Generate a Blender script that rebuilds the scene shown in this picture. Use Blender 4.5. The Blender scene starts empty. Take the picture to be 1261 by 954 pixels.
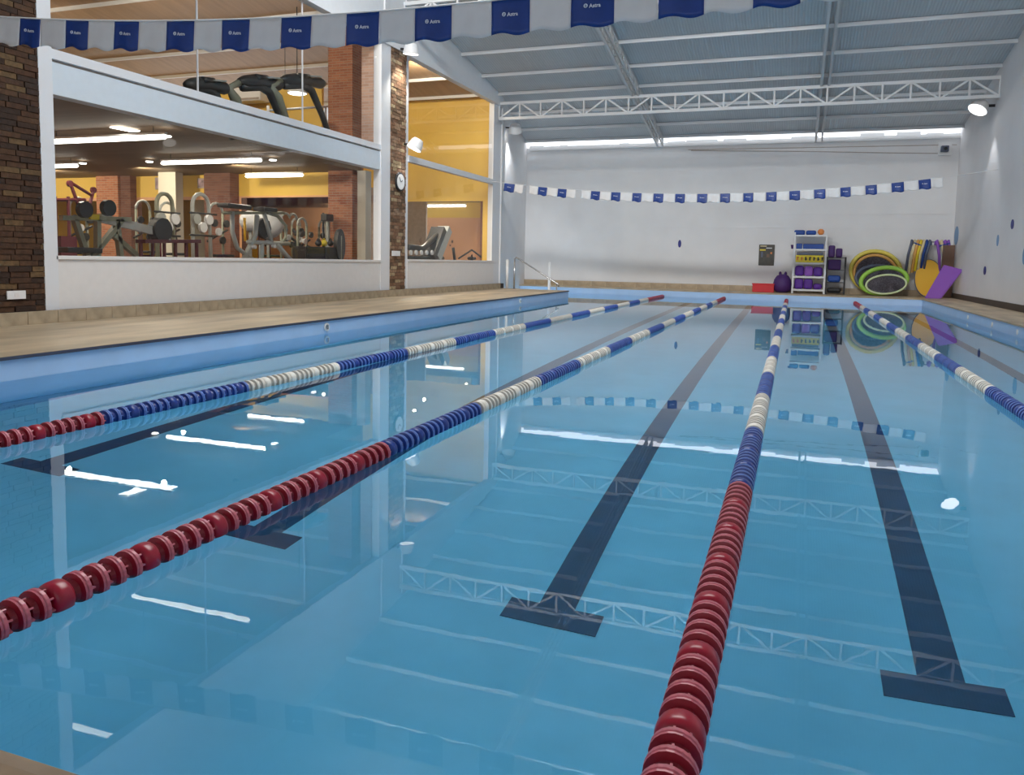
import bpy, bmesh, math, random
from mathutils import Matrix, Vector, Euler
random.seed(7)
C = bpy.context.scene
COL = C.collection
PI = math.pi

# ---------------------------------------------------------------- camera
F, PX, PY, H = 963.0, 630.0, 404.0, 1.2
def _n(v): v = Vector(v); v.normalize(); return v
_Y = _n((980-PX, 327-PY, F))
_D = Vector((407-PX, 11600-PY, F))
_Z = -_n(_D - _D.dot(_Y)*_Y)
_X = _Y.cross(_Z)
right = Vector((_X[0], _Y[0], _Z[0])); down = Vector((_X[1], _Y[1], _Z[1])); fwd = Vector((_X[2], _Y[2], _Z[2]))
CAM = Vector((0, 0, H))
cd = bpy.data.cameras.new('camera'); cam = bpy.data.objects.new('camera', cd); COL.objects.link(cam)
cd.sensor_fit = 'HORIZONTAL'; cd.sensor_width = 36; cd.lens = F/1261*36
cd.shift_x = (630.5-PX)/1261; cd.shift_y = -(477-PY)/1261
cd.clip_start = .02; cd.clip_end = 300
m = Matrix.Identity(4)
for i in range(3):
    m[i][0] = right[i]; m[i][1] = -down[i]; m[i][2] = -fwd[i]; m[i][3] = CAM[i]
cam.matrix_world = m
C.camera = cam
# turns a pixel of the photograph into a point of the real plane X=, Y= or Z= on which the thing stands
def at(px, py, X=None, Y=None, Z=None):
    r = right*(px-PX) + down*(py-PY) + fwd*F
    if X is not None: t = X/r.x
    elif Y is not None: t = Y/r.y
    else: t = (Z-H)/r.z
    return CAM + r*t

# ---------------------------------------------------------------- world, lights, exposure
w = bpy.data.worlds.new('world'); C.world = w; w.use_nodes = True
bg = w.node_tree.nodes['Background']; bg.inputs[0].default_value = (.94, .96, 1, 1); bg.inputs[1].default_value = 2.2
C.view_settings.view_transform = 'Standard'; C.view_settings.look = 'None'
C.view_settings.exposure = 0.08; C.view_settings.gamma = 1
C.cycles.use_denoising = True
C.cycles.max_bounces = 14; C.cycles.transmission_bounces = 10; C.cycles.glossy_bounces = 6; C.cycles.diffuse_bounces = 5
C.cycles.transparent_max_bounces = 12
C.cycles.sample_clamp_indirect = 6
C.cycles.blur_glossy = .5

def area(name, loc, size, power, color=(1, 1, 1), rot=(0, 0, 0)):
    l = bpy.data.lights.new(name, 'AREA'); l.shape = 'RECTANGLE'; l.size, l.size_y = size
    l.energy = power; l.color = color
    o = bpy.data.objects.new(name, l); COL.objects.link(o); o.location = loc; o.rotation_euler = rot
    return o
area('hall_fill_light', (-2.5, 8.5, 8.9), (7, 3), 720, (1, .98, .95))  # added fill over the near pool, kept out of view and reflections
def spot(name, loc, target, power, angle, color=(1, 1, 1), r=.08):
    l = bpy.data.lights.new(name, 'SPOT'); l.energy = power; l.spot_size = math.radians(angle); l.spot_blend = .6
    l.color = color; l.shadow_soft_size = r
    o = bpy.data.objects.new(name, l); COL.objects.link(o); o.location = loc
    o.rotation_euler = (Vector(target)-Vector(loc)).to_track_quat('-Z', 'Y').to_euler()
    return o

for lx in (-7.0, -3.2, .6):  # unseen fill spots added to brighten the far end of the hall
    spot('hall_fill_spot', (lx, 10.5, 8.7), (lx*.85-1.0, 28.0, 2.0), 2100, 84, (1, .985, .96), .9)
for lx, ly in ((-12.0, 12.4), (-14.6, 12.4), (-12.0, 15.6), (-15.0, 16.2), (-18.0, 16.2), (-21.0, 15.5), (-10.9, 21.5), (-11.5, 23.4)):
    spot('gym_downlight', (lx, ly, 3.5), (lx, ly+.25, 0), 130, 172, (1, .88, .70), .05)
for lx in (-12.0, -16.0, -20.0):  # fill added to brighten the near gym wall for the mirrors
    spot('gym_wall_fill', (lx, 8.2, 3.4), (lx, 5.5, 1.9), 190, 160, (1, .88, .70), .06)
for lx in (-14.2, -17.5, -21.0, -24.0):  # fill added for the yellow wall, no fixtures of its own
    spot('gym_wall_fill', (lx, 17.3, 3.45), (lx, 19.5, 2.6), 110, 150, (1, .88, .66), .06)
for lx, ly in ((-12.5, 15.2), (-16.5, 15.2), (-20.5, 15.2), (-11.2, 21.8)):  # extra warm fill added to light the upper gym
    spot('upper_gym_fill', (lx, ly, 7.0), (lx, ly+1.5, 6.0), 190, 170, (1, .86, .66), .06)
# ---------------------------------------------------------------- materials
def mat(name, color, rough=.5, metal=0, noise=0, nscale=8, bump=0, bscale=30, emit=None, estr=0, spec=.5, stretch=None, alpha=None):
    M = bpy.data.materials.new(name); M.use_nodes = True
    nt = M.node_tree; b = nt.nodes['Principled BSDF']
    c = (*color, 1)
    b.inputs['Base Color'].default_value = c; b.inputs['Roughness'].default_value = rough
    b.inputs['Metallic'].default_value = metal; b.inputs['Specular IOR Level'].default_value = spec
    tc = nt.nodes.new('ShaderNodeTexCoord'); mp = nt.nodes.new('ShaderNodeMapping')
    nt.links.new(tc.outputs['Object'], mp.inputs[0])
    if stretch: mp.inputs['Scale'].default_value = stretch
    if noise:
        n = nt.nodes.new('ShaderNodeTexNoise'); n.inputs['Scale'].default_value = nscale; n.inputs['Detail'].default_value = 5
        r = nt.nodes.new('ShaderNodeValToRGB')
        r.color_ramp.elements[0].position = .3; r.color_ramp.elements[1].position = .7
        r.color_ramp.elements[0].color = (*[max(0, x*(1-noise)) for x in color], 1)
        r.color_ramp.elements[1].color = (*[min(1, x*(1+noise)) for x in color], 1)
        nt.links.new(mp.outputs[0], n.inputs[0]); nt.links.new(n.outputs[0], r.inputs[0]); nt.links.new(r.outputs[0], b.inputs['Base Color'])
    if bump:
        n2 = nt.nodes.new('ShaderNodeTexNoise'); n2.inputs['Scale'].default_value = bscale
        bp = nt.nodes.new('ShaderNodeBump'); bp.inputs['Strength'].default_value = bump; bp.inputs['Distance'].default_value = .01
        nt.links.new(mp.outputs[0], n2.inputs[0]); nt.links.new(n2.outputs[0], bp.inputs['Height']); nt.links.new(bp.outputs[0], b.inputs['Normal'])
    if emit:
        b.inputs['Emission Color'].default_value = (*emit, 1); b.inputs['Emission Strength'].default_value = estr
    return M
white_wall = mat('white_wall', (.78, .78, .79), .75, noise=.03, nscale=1.2, bump=.15, bscale=14)
grey_wall = mat('grey_wall', (.74, .74, .76), .7, noise=.04, nscale=.8)
panel_white = mat('panel_white', (.78, .76, .75), .55, noise=.02)
frame_white = mat('frame_white', (.76, .77, .80), .4)
beam_blue = mat('beam_paint', (.66, .73, .80), .45, noise=.02)
truss_white = mat('truss_white', (.72, .73, .74), .5)
upper_white = mat('upper_wall_white', (.80, .82, .85), .6, noise=.02)
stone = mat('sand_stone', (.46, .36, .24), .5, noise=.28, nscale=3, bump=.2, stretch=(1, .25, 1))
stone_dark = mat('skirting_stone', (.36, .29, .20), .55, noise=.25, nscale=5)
coping_m = mat('coping_glaze', (.27, .19, .12), .35, noise=.25, nscale=6)
edge_dark = mat('dark_joint', (.05, .055, .09), .6)
grout = mat('grout', (.05, .035, .025), .9)
pool_m = mat('pool_tile', (.35, .68, .87), .5, noise=.05, nscale=2.5)
pool_wall_m = mat('pool_wall_tile', (.42, .60, .86), .35, noise=.04, nscale=3)
mark_m = mat('marking_tile', (.005, .055, .14), .5, noise=.15, nscale=6)
black = mat('black_plastic', (.02, .02, .022), .45)
darkbase = mat('dark_skirting', (.06, .045, .035), .6)
steel = mat('stainless', (.55, .55, .56), .25, 1)
yellow_m = mat('yellow_wall', (.86, .57, .10), .6, noise=.03, nscale=.6)
orange_m = mat('salmon_wall', (.82, .45, .25), .7, noise=.05, nscale=.8)
gymceil = mat('gym_ceiling', (.19, .13, .08), .6, noise=.15, nscale=2, stretch=(.3, 4, 1))
gymroof = mat('gym_roof_warm_lit', (.38, .25, .15), .6, noise=.12, nscale=2, stretch=(4, .3, 1))  # brown carries the warm lighting of the gym
gymfloor = mat('gym_floor', (.10, .06, .05), .35, noise=.2, nscale=3)
steelwall = mat('grey_plaster', (.40, .34, .30), .7, noise=.1)
plaster = mat('cream_post', (.62, .58, .50), .6)
conc = mat('mezzanine_edge', (.20, .20, .19), .6, noise=.1)
blue_cloth = mat('blue_vinyl', (.003, .040, .24), .42, noise=.1, nscale=12)
white_cloth = mat('white_vinyl', (.72, .73, .75), .5, noise=.03)
text_m = mat('lettering_white', (.75, .80, .9), .5)
red_d = mat('float_red', (.33, .006, .028), .3, noise=.1, nscale=30)
red_dd = mat('float_red_shaded', (.22, .003, .015), .35)  # disc webs: shadow in the gaps put into a darker red
red_l = mat('float_red_rim', (.52, .12, .16), .35, noise=.25, nscale=50)
blu_d = mat('float_blue', (.012, .045, .26), .3)
blu_l = mat('float_blue_rim', (.09, .18, .52), .35, noise=.2, nscale=50)
whi_d = mat('float_white', (.50, .47, .42), .4)
whi_l = mat('float_white_rim', (.80, .77, .70), .4, noise=.06, nscale=40)
lamp_white = mat('lamp_housing', (.8, .8, .8), .4)
lamp_face = mat('lamp_lens', (1, 1, 1), .3, emit=(1, .97, .92), estr=3)
tube_m = mat('fluorescent_tube', (1, 1, 1), .3, emit=(1, .96, .86), estr=5)
red_plastic = mat('red_plastic', (.60, .012, .02), .4)
purple = mat('purple_foam', (.09, .02, .28), .6)
purple_d = mat('purple_dark_foam', (.055, .012, .13), .6)
purple_l = mat('violet_foam', (.27, .09, .50), .55)
blue_foam = mat('blue_foam', (.01, .06, .30), .55)
yellow_foam = mat('yellow_foam', (.80, .62, .03), .5)
amber_foam = mat('amber_foam', (.80, .44, .02), .5)
green_foam = mat('green_foam', (.33, .62, .08), .5)
pale_green = mat('pale_green_rim', (.62, .72, .42), .5)
orange_rim = mat('orange_rim', (.72, .38, .10), .5)
slate = mat('slate_foam', (.10, .12, .18), .6)
cream = mat('cream_foam', (.72, .62, .36), .6)
brown_board = mat('brown_board', (.16, .09, .06), .6)
orange_ball = mat('orange_ball', (.75, .25, .06), .5)
machine = mat('machine_grey_green', (.26, .27, .20), .4, noise=.08)
machine_l = mat('machine_silver', (.42, .44, .42), .35, noise=.06)
machine_d = mat('machine_dark', (.035, .035, .035), .4)
maroon = mat('maroon_frame', (.14, .03, .04), .4)
decal_blue = mat('decal_navy', (.02, .025, .22), .5)
decal_sky = mat('decal_blue', (.16, .30, .52), .5)
mirror_m = mat('mirror', (.75, .74, .72), .03, 1)
clock_face = mat('clock_face', (.80, .80, .78), .5)

def brickmat(name, c1, c2, mortar, sx=.24, sy=.07, rough=.8):
    M = mat(name, c1, rough); nt = M.node_tree; b = nt.nodes['Principled BSDF']
    tc = nt.nodes.new('ShaderNodeTexCoord'); sep = nt.nodes.new('ShaderNodeSeparateXYZ'); nt.links.new(tc.outputs['Object'], sep.inputs[0])
    ad = nt.nodes.new('ShaderNodeMath'); ad.operation = 'ADD'; nt.links.new(sep.outputs[0], ad.inputs[0]); nt.links.new(sep.outputs[1], ad.inputs[1])
    cb = nt.nodes.new('ShaderNodeCombineXYZ'); nt.links.new(ad.outputs[0], cb.inputs[0]); nt.links.new(sep.outputs[2], cb.inputs[1])
    br = nt.nodes.new('ShaderNodeTexBrick'); nt.links.new(cb.outputs[0], br.inputs[0])
    br.inputs['Color1'].default_value = (*c1, 1); br.inputs['Color2'].default_value = (*c2, 1); br.inputs['Mortar'].default_value = (*mortar, 1)
    br.inputs['Scale'].default_value = 1; br.inputs['Brick Width'].default_value = sx; br.inputs['Row Height'].default_value = sy; br.inputs['Mortar Size'].default_value = .006
    nt.links.new(br.outputs[0], b.inputs['Base Color'])
    return M
brick_far = brickmat('red_brick', (.36, .12, .06), (.50, .20, .10), (.42, .32, .24))
brick_dark = brickmat('dark_red_brick', (.13, .045, .03), (.20, .08, .05), (.16, .12, .10))
brick_pale = brickmat('pale_brick', (.42, .24, .17), (.56, .34, .25), (.50, .40, .34))
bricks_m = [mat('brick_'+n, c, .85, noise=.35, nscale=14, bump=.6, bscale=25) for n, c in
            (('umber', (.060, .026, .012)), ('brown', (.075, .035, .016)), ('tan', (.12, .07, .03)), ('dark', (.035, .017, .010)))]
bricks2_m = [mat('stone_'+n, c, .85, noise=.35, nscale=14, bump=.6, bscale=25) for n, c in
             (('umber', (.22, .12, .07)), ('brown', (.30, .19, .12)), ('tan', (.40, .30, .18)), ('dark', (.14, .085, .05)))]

def roofmat():
    M = mat('corrugated_sheet', (.50, .56, .61), .5); nt = M.node_tree; b = nt.nodes['Principled BSDF']
    tc = nt.nodes.new('ShaderNodeTexCoord'); wv = nt.nodes.new('ShaderNodeTexWave'); wv.wave_type = 'BANDS'; wv.bands_direction = 'X'
    wv.inputs['Scale'].default_value = 4.2
    nt.links.new(tc.outputs['Object'], wv.inputs[0])
    bp = nt.nodes.new('ShaderNodeBump'); bp.inputs['Strength'].default_value = .5; bp.inputs['Distance'].default_value = .015
    nt.links.new(wv.outputs['Fac'], bp.inputs['Height']); nt.links.new(bp.outputs[0], b.inputs['Normal'])
    r = nt.nodes.new('ShaderNodeValToRGB'); r.color_ramp.elements[0].color = (.58, .61, .64, 1); r.color_ramp.elements[1].color = (.66, .69, .71, 1)
    nt.links.new(wv.outputs['Fac'], r.inputs[0]); nt.links.new(r.outputs[0], b.inputs['Base Color'])
    return M
roof_m = roofmat()

def glassmat():
    M = bpy.data.materials.new('window_glass'); M.use_nodes = True; nt = M.node_tree; nt.nodes.clear()
    N = lambda t: nt.nodes.new(t); Lk = nt.links.new
    o = N('ShaderNodeOutputMaterial'); mx = N('ShaderNodeMixShader')
    t = N('ShaderNodeBsdfTransparent'); t.inputs[0].default_value = (.95, .96, .95, 1)
    g = N('ShaderNodeBsdfGlossy'); g.inputs['Roughness'].default_value = 0
    ge = N('ShaderNodeNewGeometry'); dt = N('ShaderNodeVectorMath'); dt.operation = 'DOT_PRODUCT'; Lk(ge.outputs['Incoming'], dt.inputs[0]); Lk(ge.outputs['Normal'], dt.inputs[1])
    ab = N('ShaderNodeMath'); ab.operation = 'ABSOLUTE'; Lk(dt.outputs['Value'], ab.inputs[0])
    sb = N('ShaderNodeMath'); sb.operation = 'SUBTRACT'; sb.inputs[0].default_value = 1; Lk(ab.outputs[0], sb.inputs[1])
    pw = N('ShaderNodeMath'); pw.operation = 'POWER'; Lk(sb.outputs[0], pw.inputs[0]); pw.inputs[1].default_value = 5
    ma = N('ShaderNodeMath'); ma.operation = 'MULTIPLY_ADD'; Lk(pw.outputs[0], ma.inputs[0]); ma.inputs[1].default_value = .9; ma.inputs[2].default_value = .045
    Lk(ma.outputs[0], mx.inputs[0]); Lk(t.outputs[0], mx.inputs[1]); Lk(g.outputs[0], mx.inputs[2]); Lk(mx.outputs[0], o.inputs[0])
    return M
glass_m = glassmat()

def watermat():
    M = bpy.data.materials.new('pool_water'); M.use_nodes = True; nt = M.node_tree; nt.nodes.clear()
    o = nt.nodes.new('ShaderNodeOutputMaterial'); mx = nt.nodes.new('ShaderNodeMixShader'); fr = nt.nodes.new('ShaderNodeFresnel'); fr.inputs[0].default_value = 1.333
    t = nt.nodes.new('ShaderNodeBsdfRefraction'); t.inputs['IOR'].default_value = 1.333; t.inputs['Roughness'].default_value = 0
    t.inputs[0].default_value = (.61, .90, .985, 1)
    g = nt.nodes.new('ShaderNodeBsdfGlossy'); g.inputs['Roughness'].default_value = 0; g.inputs[0].default_value = (.95, .97, 1, 1)
    tc = nt.nodes.new('ShaderNodeTexCoord')
    n = nt.nodes.new('ShaderNodeTexNoise'); n.inputs['Scale'].default_value = 3.0; n.inputs['Detail'].default_value = 3
    nt.links.new(tc.outputs['Object'], n.inputs[0])
    bp = nt.nodes.new('ShaderNodeBump'); bp.inputs['Strength'].default_value = .3; bp.inputs['Distance'].default_value = .0009
    nt.links.new(n.outputs[0], bp.inputs['Height'])
    for s in (fr, t, g): nt.links.new(bp.outputs[0], s.inputs['Normal'])
    nt.links.new(fr.outputs[0], mx.inputs[0]); nt.links.new(t.outputs[0], mx.inputs[1]); nt.links.new(g.outputs[0], mx.inputs[2]); nt.links.new(mx.outputs[0], o.inputs[0])
    return M
water_m = watermat()

# ---------------------------------------------------------------- mesh helpers
def obj(name, bm, material, parent=None, smooth=False):
    me = bpy.data.meshes.new(name)
    bm.to_mesh(me); bm.free()
    for mm in (material if isinstance(material, (list, tuple)) else [material]): me.materials.append(mm)
    if smooth:
        for p in me.polygons: p.use_smooth = True
    o = bpy.data.objects.new(name, me); COL.objects.link(o)
    if parent is not None: o.parent = parent
    return o
def inst(name, src, parent, loc, rot=(0, 0, 0), scale=(1, 1, 1)):
    o = bpy.data.objects.new(name, src.data if hasattr(src, 'data') else src); COL.objects.link(o)
    o.parent = parent; o.location = loc; o.rotation_euler = rot; o.scale = scale
    return o
def box(bm, lo, hi, mi=0, bev=0):
    x0, y0, z0 = lo; x1, y1, z1 = hi
    v = [bm.verts.new(p) for p in ((x0,y0,z0),(x1,y0,z0),(x1,y1,z0),(x0,y1,z0),(x0,y0,z1),(x1,y0,z1),(x1,y1,z1),(x0,y1,z1))]
    fs = [bm.faces.new([v[i] for i in q]) for q in ((0,3,2,1),(4,5,6,7),(0,1,5,4),(1,2,6,5),(2,3,7,6),(3,0,4,7))]
    for f in fs: f.material_index = mi
    if bev:
        es = list({e for f in fs for e in f.edges})
        bmesh.ops.bevel(bm, geom=es, offset=bev, segments=2, affect='EDGES', profile=.5)
def B(): return bmesh.new()
def bx(lo, hi, bev=0):
    bm = B(); box(bm, lo, hi, 0, bev); return bm
def prism(bm, pts, z0, z1, mi=0):
    a = [bm.verts.new((p[0], p[1], z0)) for p in pts]; b = [bm.verts.new((p[0], p[1], z1)) for p in pts]
    n = len(pts)
    bm.faces.new(a[::-1]).material_index = mi; bm.faces.new(b).material_index = mi
    for i in range(n): bm.faces.new((a[i], a[(i+1) % n], b[(i+1) % n], b[i])).material_index = mi
def ring(center, axis, r, seg, up=None):
    axis = axis.normalized(); u = axis.orthogonal().normalized() if up is None else up
    v = axis.cross(u)
    return [center + u*(r*math.cos(2*PI*i/seg)) + v*(r*math.sin(2*PI*i/seg)) for i in range(seg)]
def tube(bm, pts, r, seg=8, mi=0, closed=False):
    pts = [Vector(p) for p in pts]; n = len(pts); rings = []; up = None
    for i, p in enumerate(pts):
        if closed: t = pts[(i+1) % n]-pts[i-1]
        else: t = pts[min(i+1, n-1)]-pts[max(i-1, 0)]
        t.normalize()
        if up is None: up = t.orthogonal().normalized()
        up = (up - t*up.dot(t)).normalized()
        rr = r[i] if isinstance(r, (list, tuple)) else r
        rings.append([bm.verts.new(q) for q in ring(p, t, rr, seg, up)])
    for i in range(n if closed else n-1):
        a, b = rings[i], rings[(i+1) % n]
        for k in range(seg): bm.faces.new((a[k], a[(k+1) % seg], b[(k+1) % seg], b[k])).material_index = mi
    if not closed:
        bm.faces.new(rings[0][::-1]).material_index = mi; bm.faces.new(rings[-1]).material_index = mi
def lathe(bm, prof, seg, axis='Z', o=(0, 0, 0), mis=None):
    o = Vector(o); rings = []
    for (r, t) in prof:
        L = []
        for i in range(seg):
            a = 2*PI*i/seg; c, s = r*math.cos(a), r*math.sin(a)
            L.append(bm.verts.new(o + (Vector((c, s, t)) if axis == 'Z' else Vector((c, t, s)) if axis == 'Y' else Vector((t, c, s)))))
        rings.append(L)
    for j in range(len(rings)-1):
        for i in range(seg):
            f = bm.faces.new((rings[j][i], rings[j][(i+1) % seg], rings[j+1][(i+1) % seg], rings[j+1][i]))
            if mis: f.material_index = mis[j]
    bm.faces.new(rings[0][::-1]); bm.faces.new(rings[-1])
def fixn(bm): bmesh.ops.recalc_face_normals(bm, faces=bm.faces); return bm
def beam(bm, a, b, wx, wy, mi=0):
    """square bar from a to b"""
    a, b = Vector(a), Vector(b); t = (b-a).normalized()
    u = t.cross(Vector((0, 0, 1)))
    if u.length < .01: u = Vector((1, 0, 0))
    u.normalize(); v = u.cross(t)
    A = [bm.verts.new(a+u*sx*wx/2+v*sy*wy/2) for sx, sy in ((-1,-1),(1,-1),(1,1),(-1,1))]
    Bv = [bm.verts.new(b+u*sx*wx/2+v*sy*wy/2) for sx, sy in ((-1,-1),(1,-1),(1,1),(-1,1))]
    for i in range(4): bm.faces.new((A[i], A[(i+1) % 4], Bv[(i+1) % 4], Bv[i])).material_index = mi
    bm.faces.new(A[::-1]).material_index = mi; bm.faces.new(Bv).material_index = mi
def thing(name, label, cat, loc=(0, 0, 0), rotz=0, group=None):
    o = bpy.data.objects.new(name, None); COL.objects.link(o); o.location = loc; o.rotation_euler = (0, 0, rotz)
    o.empty_display_size = .1
    return tag(o, label, cat, group)
def tag(o, label, cat, group=None, kind=None):
    if label: o['label'] = label
    if cat: o['category'] = cat
    if group: o['group'] = group
    if kind: o['kind'] = kind
    return o
def struct(name, bm, m, parent=None, label=None, smooth=False):
    o = obj(name, fixn(bm), m, parent, smooth)
    if parent is None: o['kind'] = 'structure'
    if label: o['label'] = label
    return o
def loc_of(bm, base):
    bmesh.ops.translate(bm, verts=bm.verts, vec=-Vector(base)); return bm

D = .23            # deck above the water
DEEP = 1.4
XL, XR = -6.85, 3.80      # pool walls
GX = -9.6                 # gym glass wall plane
WX = 5.0                  # right wall
BY = 30.3                 # back wall
NY = 1.06                 # near end of the pool
def farY(x): return 27.6 + (3.8-x)*.11
def leftX(y): return -6.72 - .0145*(y-1)
BE = 25.1                 # far end of the left deck
def roofz(y): return 6.75 + .17*(25-y)

# ---------------------------------------------------------------- setting
# pool basin
bm = B()
def quad(bm, ps, mi=0):
    f = bm.faces.new([bm.verts.new(p) for p in ps]); f.material_index = mi; return f
fl, nl = farY(-9.6), NY
quad(bm, [(-10.2, nl, -DEEP), (XR, nl, -DEEP), (XR, farY(XR), -DEEP), (-10.2, farY(-10.2), -DEEP)])
struct('pool_floor', bm, pool_m, label='light blue tiled pool floor under the water')
bm = B(); box(bm, (XR, NY, -DEEP), (XR+.25, farY(XR)+.2, D-.03)); struct('pool_wall_right', bm, pool_wall_m)
bm = B(); prism(bm, [(-10.2, farY(-10.2)), (XR+.2, farY(XR+.2)), (XR+.2, farY(XR)+.3), (-10.2, farY(-10.2)+.25)], -DEEP, D-.035); struct('pool_wall_back', bm, pool_wall_m)
bm = B(); prism(bm, [(leftX(NY), NY), (leftX(BE), BE), (leftX(BE)-.25, BE), (leftX(NY)-.25, NY)], -DEEP, D-.035)
prism(bm, [(leftX(BE), BE), (GX-.6, BE+.35), (GX-.6, BE+.1), (leftX(BE), BE-.25)], -DEEP, D-.035); struct('pool_wall_left', bm, pool_wall_m)
bm = B(); box(bm, (-10.2, NY-.25, -DEEP), (XR, NY, D-.05)); struct('pool_wall_front', bm, pool_wall_m)

# water
bm = B()
quad(bm, [(leftX(NY), NY, 0), (XR, NY, 0), (XR, farY(XR), 0), (-10.1, farY(-10.1), 0), (-10.1, BE, 0), (leftX(BE), BE, 0)])
wo = obj('pool_water', bm, water_m); tag(wo, 'calm clear pale blue water filling the swimming pool', 'water', kind='stuff')

# decks
def deck(name, pts, z0=D-.03, z1=D, mt=stone):
    bm = B(); prism(bm, pts, z0, z1); return struct(name, bm, mt)
deck('floor_deck_left', [(leftX(NY)+.02, NY-.02), (leftX(BE)+.02, BE), (GX-.9, BE+.33), (GX-.9, NY-.02)])
deck('floor_deck_back', [(-10.8, farY(-10.8)+.02), (XR, farY(XR)-.02), (WX+.3, farY(WX)-.02), (WX+.3, BY+.3), (-10.8, BY+.3)])
deck('floor_deck_right', [(XR-.02, NY-3.5), (WX+.3, NY-3.5), (WX+.3, farY(WX)), (XR-.02, farY(XR))])
deck('floor_deck_near', [(-10.5, -5), (XR, -5), (XR, .72), (-10.5, .72)])
# dark joint line under the coping
bm = B()
prism(bm, [(leftX(NY)+.03, NY), (leftX(BE)+.03, BE), (leftX(BE), BE), (leftX(NY), NY)], D-.035, D-.004)
struct('trim_1', bm, edge_dark, label='dark joint line under the left deck edge')
# near coping, one stone each
cop = thing('pool_coping', 'sandy glazed bullnose coping stones along the near pool edge', 'coping', (0, .9, D))
x = -9.6; k = 0
while x < XR-.1:
    ln = .34
    bm = B(); prof = [(-.19, -.2), (-.19, .0), (.10, .0), (.14, -.012), (.165, -.035), (.175, -.065), (.175, -.10), (.16, -.2)]
    a = [bm.verts.new((x+.004, p[0], p[1])) for p in prof]; b = [bm.verts.new((x+ln-.004, p[0], p[1])) for p in prof]
    for i in range(len(prof)): bm.faces.new((a[i], a[(i+1) % len(prof)], b[(i+1) % len(prof)], b[i]))
    bm.faces.new(a[::-1]); bm.faces.new(b)
    obj('coping_stone', fixn(bm), coping_m, cop); x += ln
# skirting tiles along the gym wall
sk = B(); box(sk, (-9.62, -5, D), (-9.48, BE+.3, D+.165)); skb = struct('baseboard_left', sk, grout, label='sand coloured tiled skirting below the gym windows')
skt = bx((0, -.222, 0), (.035, .222, .17), .004); sk_me = None
y = 5.0
while y < 25:
    if sk_me is None:
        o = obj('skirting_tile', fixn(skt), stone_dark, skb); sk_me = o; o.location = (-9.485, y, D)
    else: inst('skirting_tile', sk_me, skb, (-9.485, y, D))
    y += .45
bm = B(); box(bm, (-10.6, BY-.06, D), (WX, BY, D+.2)); bb = struct('baseboard_back', bm, grout)
bt = None; x = -10.2
while x < WX:
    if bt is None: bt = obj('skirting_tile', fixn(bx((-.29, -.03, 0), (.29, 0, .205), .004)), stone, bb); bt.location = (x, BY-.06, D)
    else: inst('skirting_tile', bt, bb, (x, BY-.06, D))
    x += .586
bm = B(); box(bm, (WX-.05, -4, D), (WX, BY-.1, D+.16)); struct('baseboard_right', bm, darkbase)

# walls
bm = B(); prism(bm, [(-10.6, BY), (WX+.2, BY), (WX+.2, BY+.2), (-10.6, BY+.2)], -.2, 5.70); struct('wall_back', bm, white_wall)
bm = B(); box(bm, (-10.4, BY-.012, 3.05), (WX, BY, 3.075)); box(bm, (-10.4, BY-.012, 2.56), (WX, BY, 2.575)); struct('trim_2', bm, white_wall, label='faint raised lines across the white back wall')
bm = B()  # right wall follows the roof slope
pts = [(-5, -.2), (BY+.2, -.2), (BY+.2, roofz(BY+.2)), (12, roofz(12)+.02), (-5, roofz(12)+.02)]
a = [bm.verts.new((WX, p[0], p[1])) for p in pts]; b = [bm.verts.new((WX+.2, p[0], p[1])) for p in pts]
bm.faces.new(a); bm.faces.new(b[::-1])
for i in range(5): bm.faces.new((a[i], a[(i+1) % 5], b[(i+1) % 5], b[i]))
struct('wall_right', bm, grey_wall)
bm = B(); prism(bm, [(GX, 25.35), (-10.42, BY+.05), (-10.6, BY+.05), (GX-.18, 25.35)], -.2, roofz(25.3)+.02); struct('wall_left', bm, white_wall)

bm = B(); box(bm, (-10.6, -5.2, -.2), (WX+.2, -5, 1.2)); box(bm, (-10.6, -5.2, 3.4), (WX+.2, -5, roofz(12)+.02))
for x in (-10.6, -6.6, -2.6, 1.2, 5.0): box(bm, (x, -5.2, 1.2), (x+.3, -5, 3.4))
struct('wall_front', bm, white_wall)
bm = B(); box(bm, (-10.3, -5, -.2), (GX-.05, 3.0, roofz(12)+.02)); struct('wall_left_near', bm, white_wall)
# roof sheet over pool hall and gym
bm = B()
RX0, RX1 = -26, WX+.2
def sheet(bm, y0, z0, y1, z1, th=.06):
    v = [(RX0,y0,z0),(RX1,y0,z0),(RX1,y1,z1),(RX0,y1,z1)]
    A = [bm.verts.new(p) for p in v]; Bt = [bm.verts.new((p[0], p[1], p[2]+th)) for p in v]
    bm.faces.new(A); bm.faces.new(Bt[::-1])
    for i in range(4): bm.faces.new((A[i], A[(i+1) % 4], Bt[(i+1) % 4], Bt[i]))
sheet(bm, 12, roofz(12), 29.95, roofz(29.95)); sheet(bm, -5, roofz(12), 12, roofz(12))
struct('ceiling', bm, roof_m, label='white corrugated sheet roof sloping down to the back wall')
# milky daylight strip between roof and back wall
sky_m = mat('daylight_strip', (.9, .92, .95), .5, noise=.05)
bm = B(); box(bm, (-10.3, BY-.02, 5.66), (WX, BY+.02, 5.75)); box(bm, (-10.3, BY-.10, 5.58), (WX, BY-.02, 5.63))
x = -10.3
while x < WX-.3:   # blocks added to break up the daylight in the slot
    ln = random.uniform(.25, 1.3); box(bm, (x, BY-.03, 5.70), (min(x+ln, WX), BY+.03, 5.75+random.choice((0, .03, .06, .10)))); x += ln+random.uniform(.0, .5)
struct('trim_3', bm, truss_white, label='white ledge under the bright slot at the top of the back wall')

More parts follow.
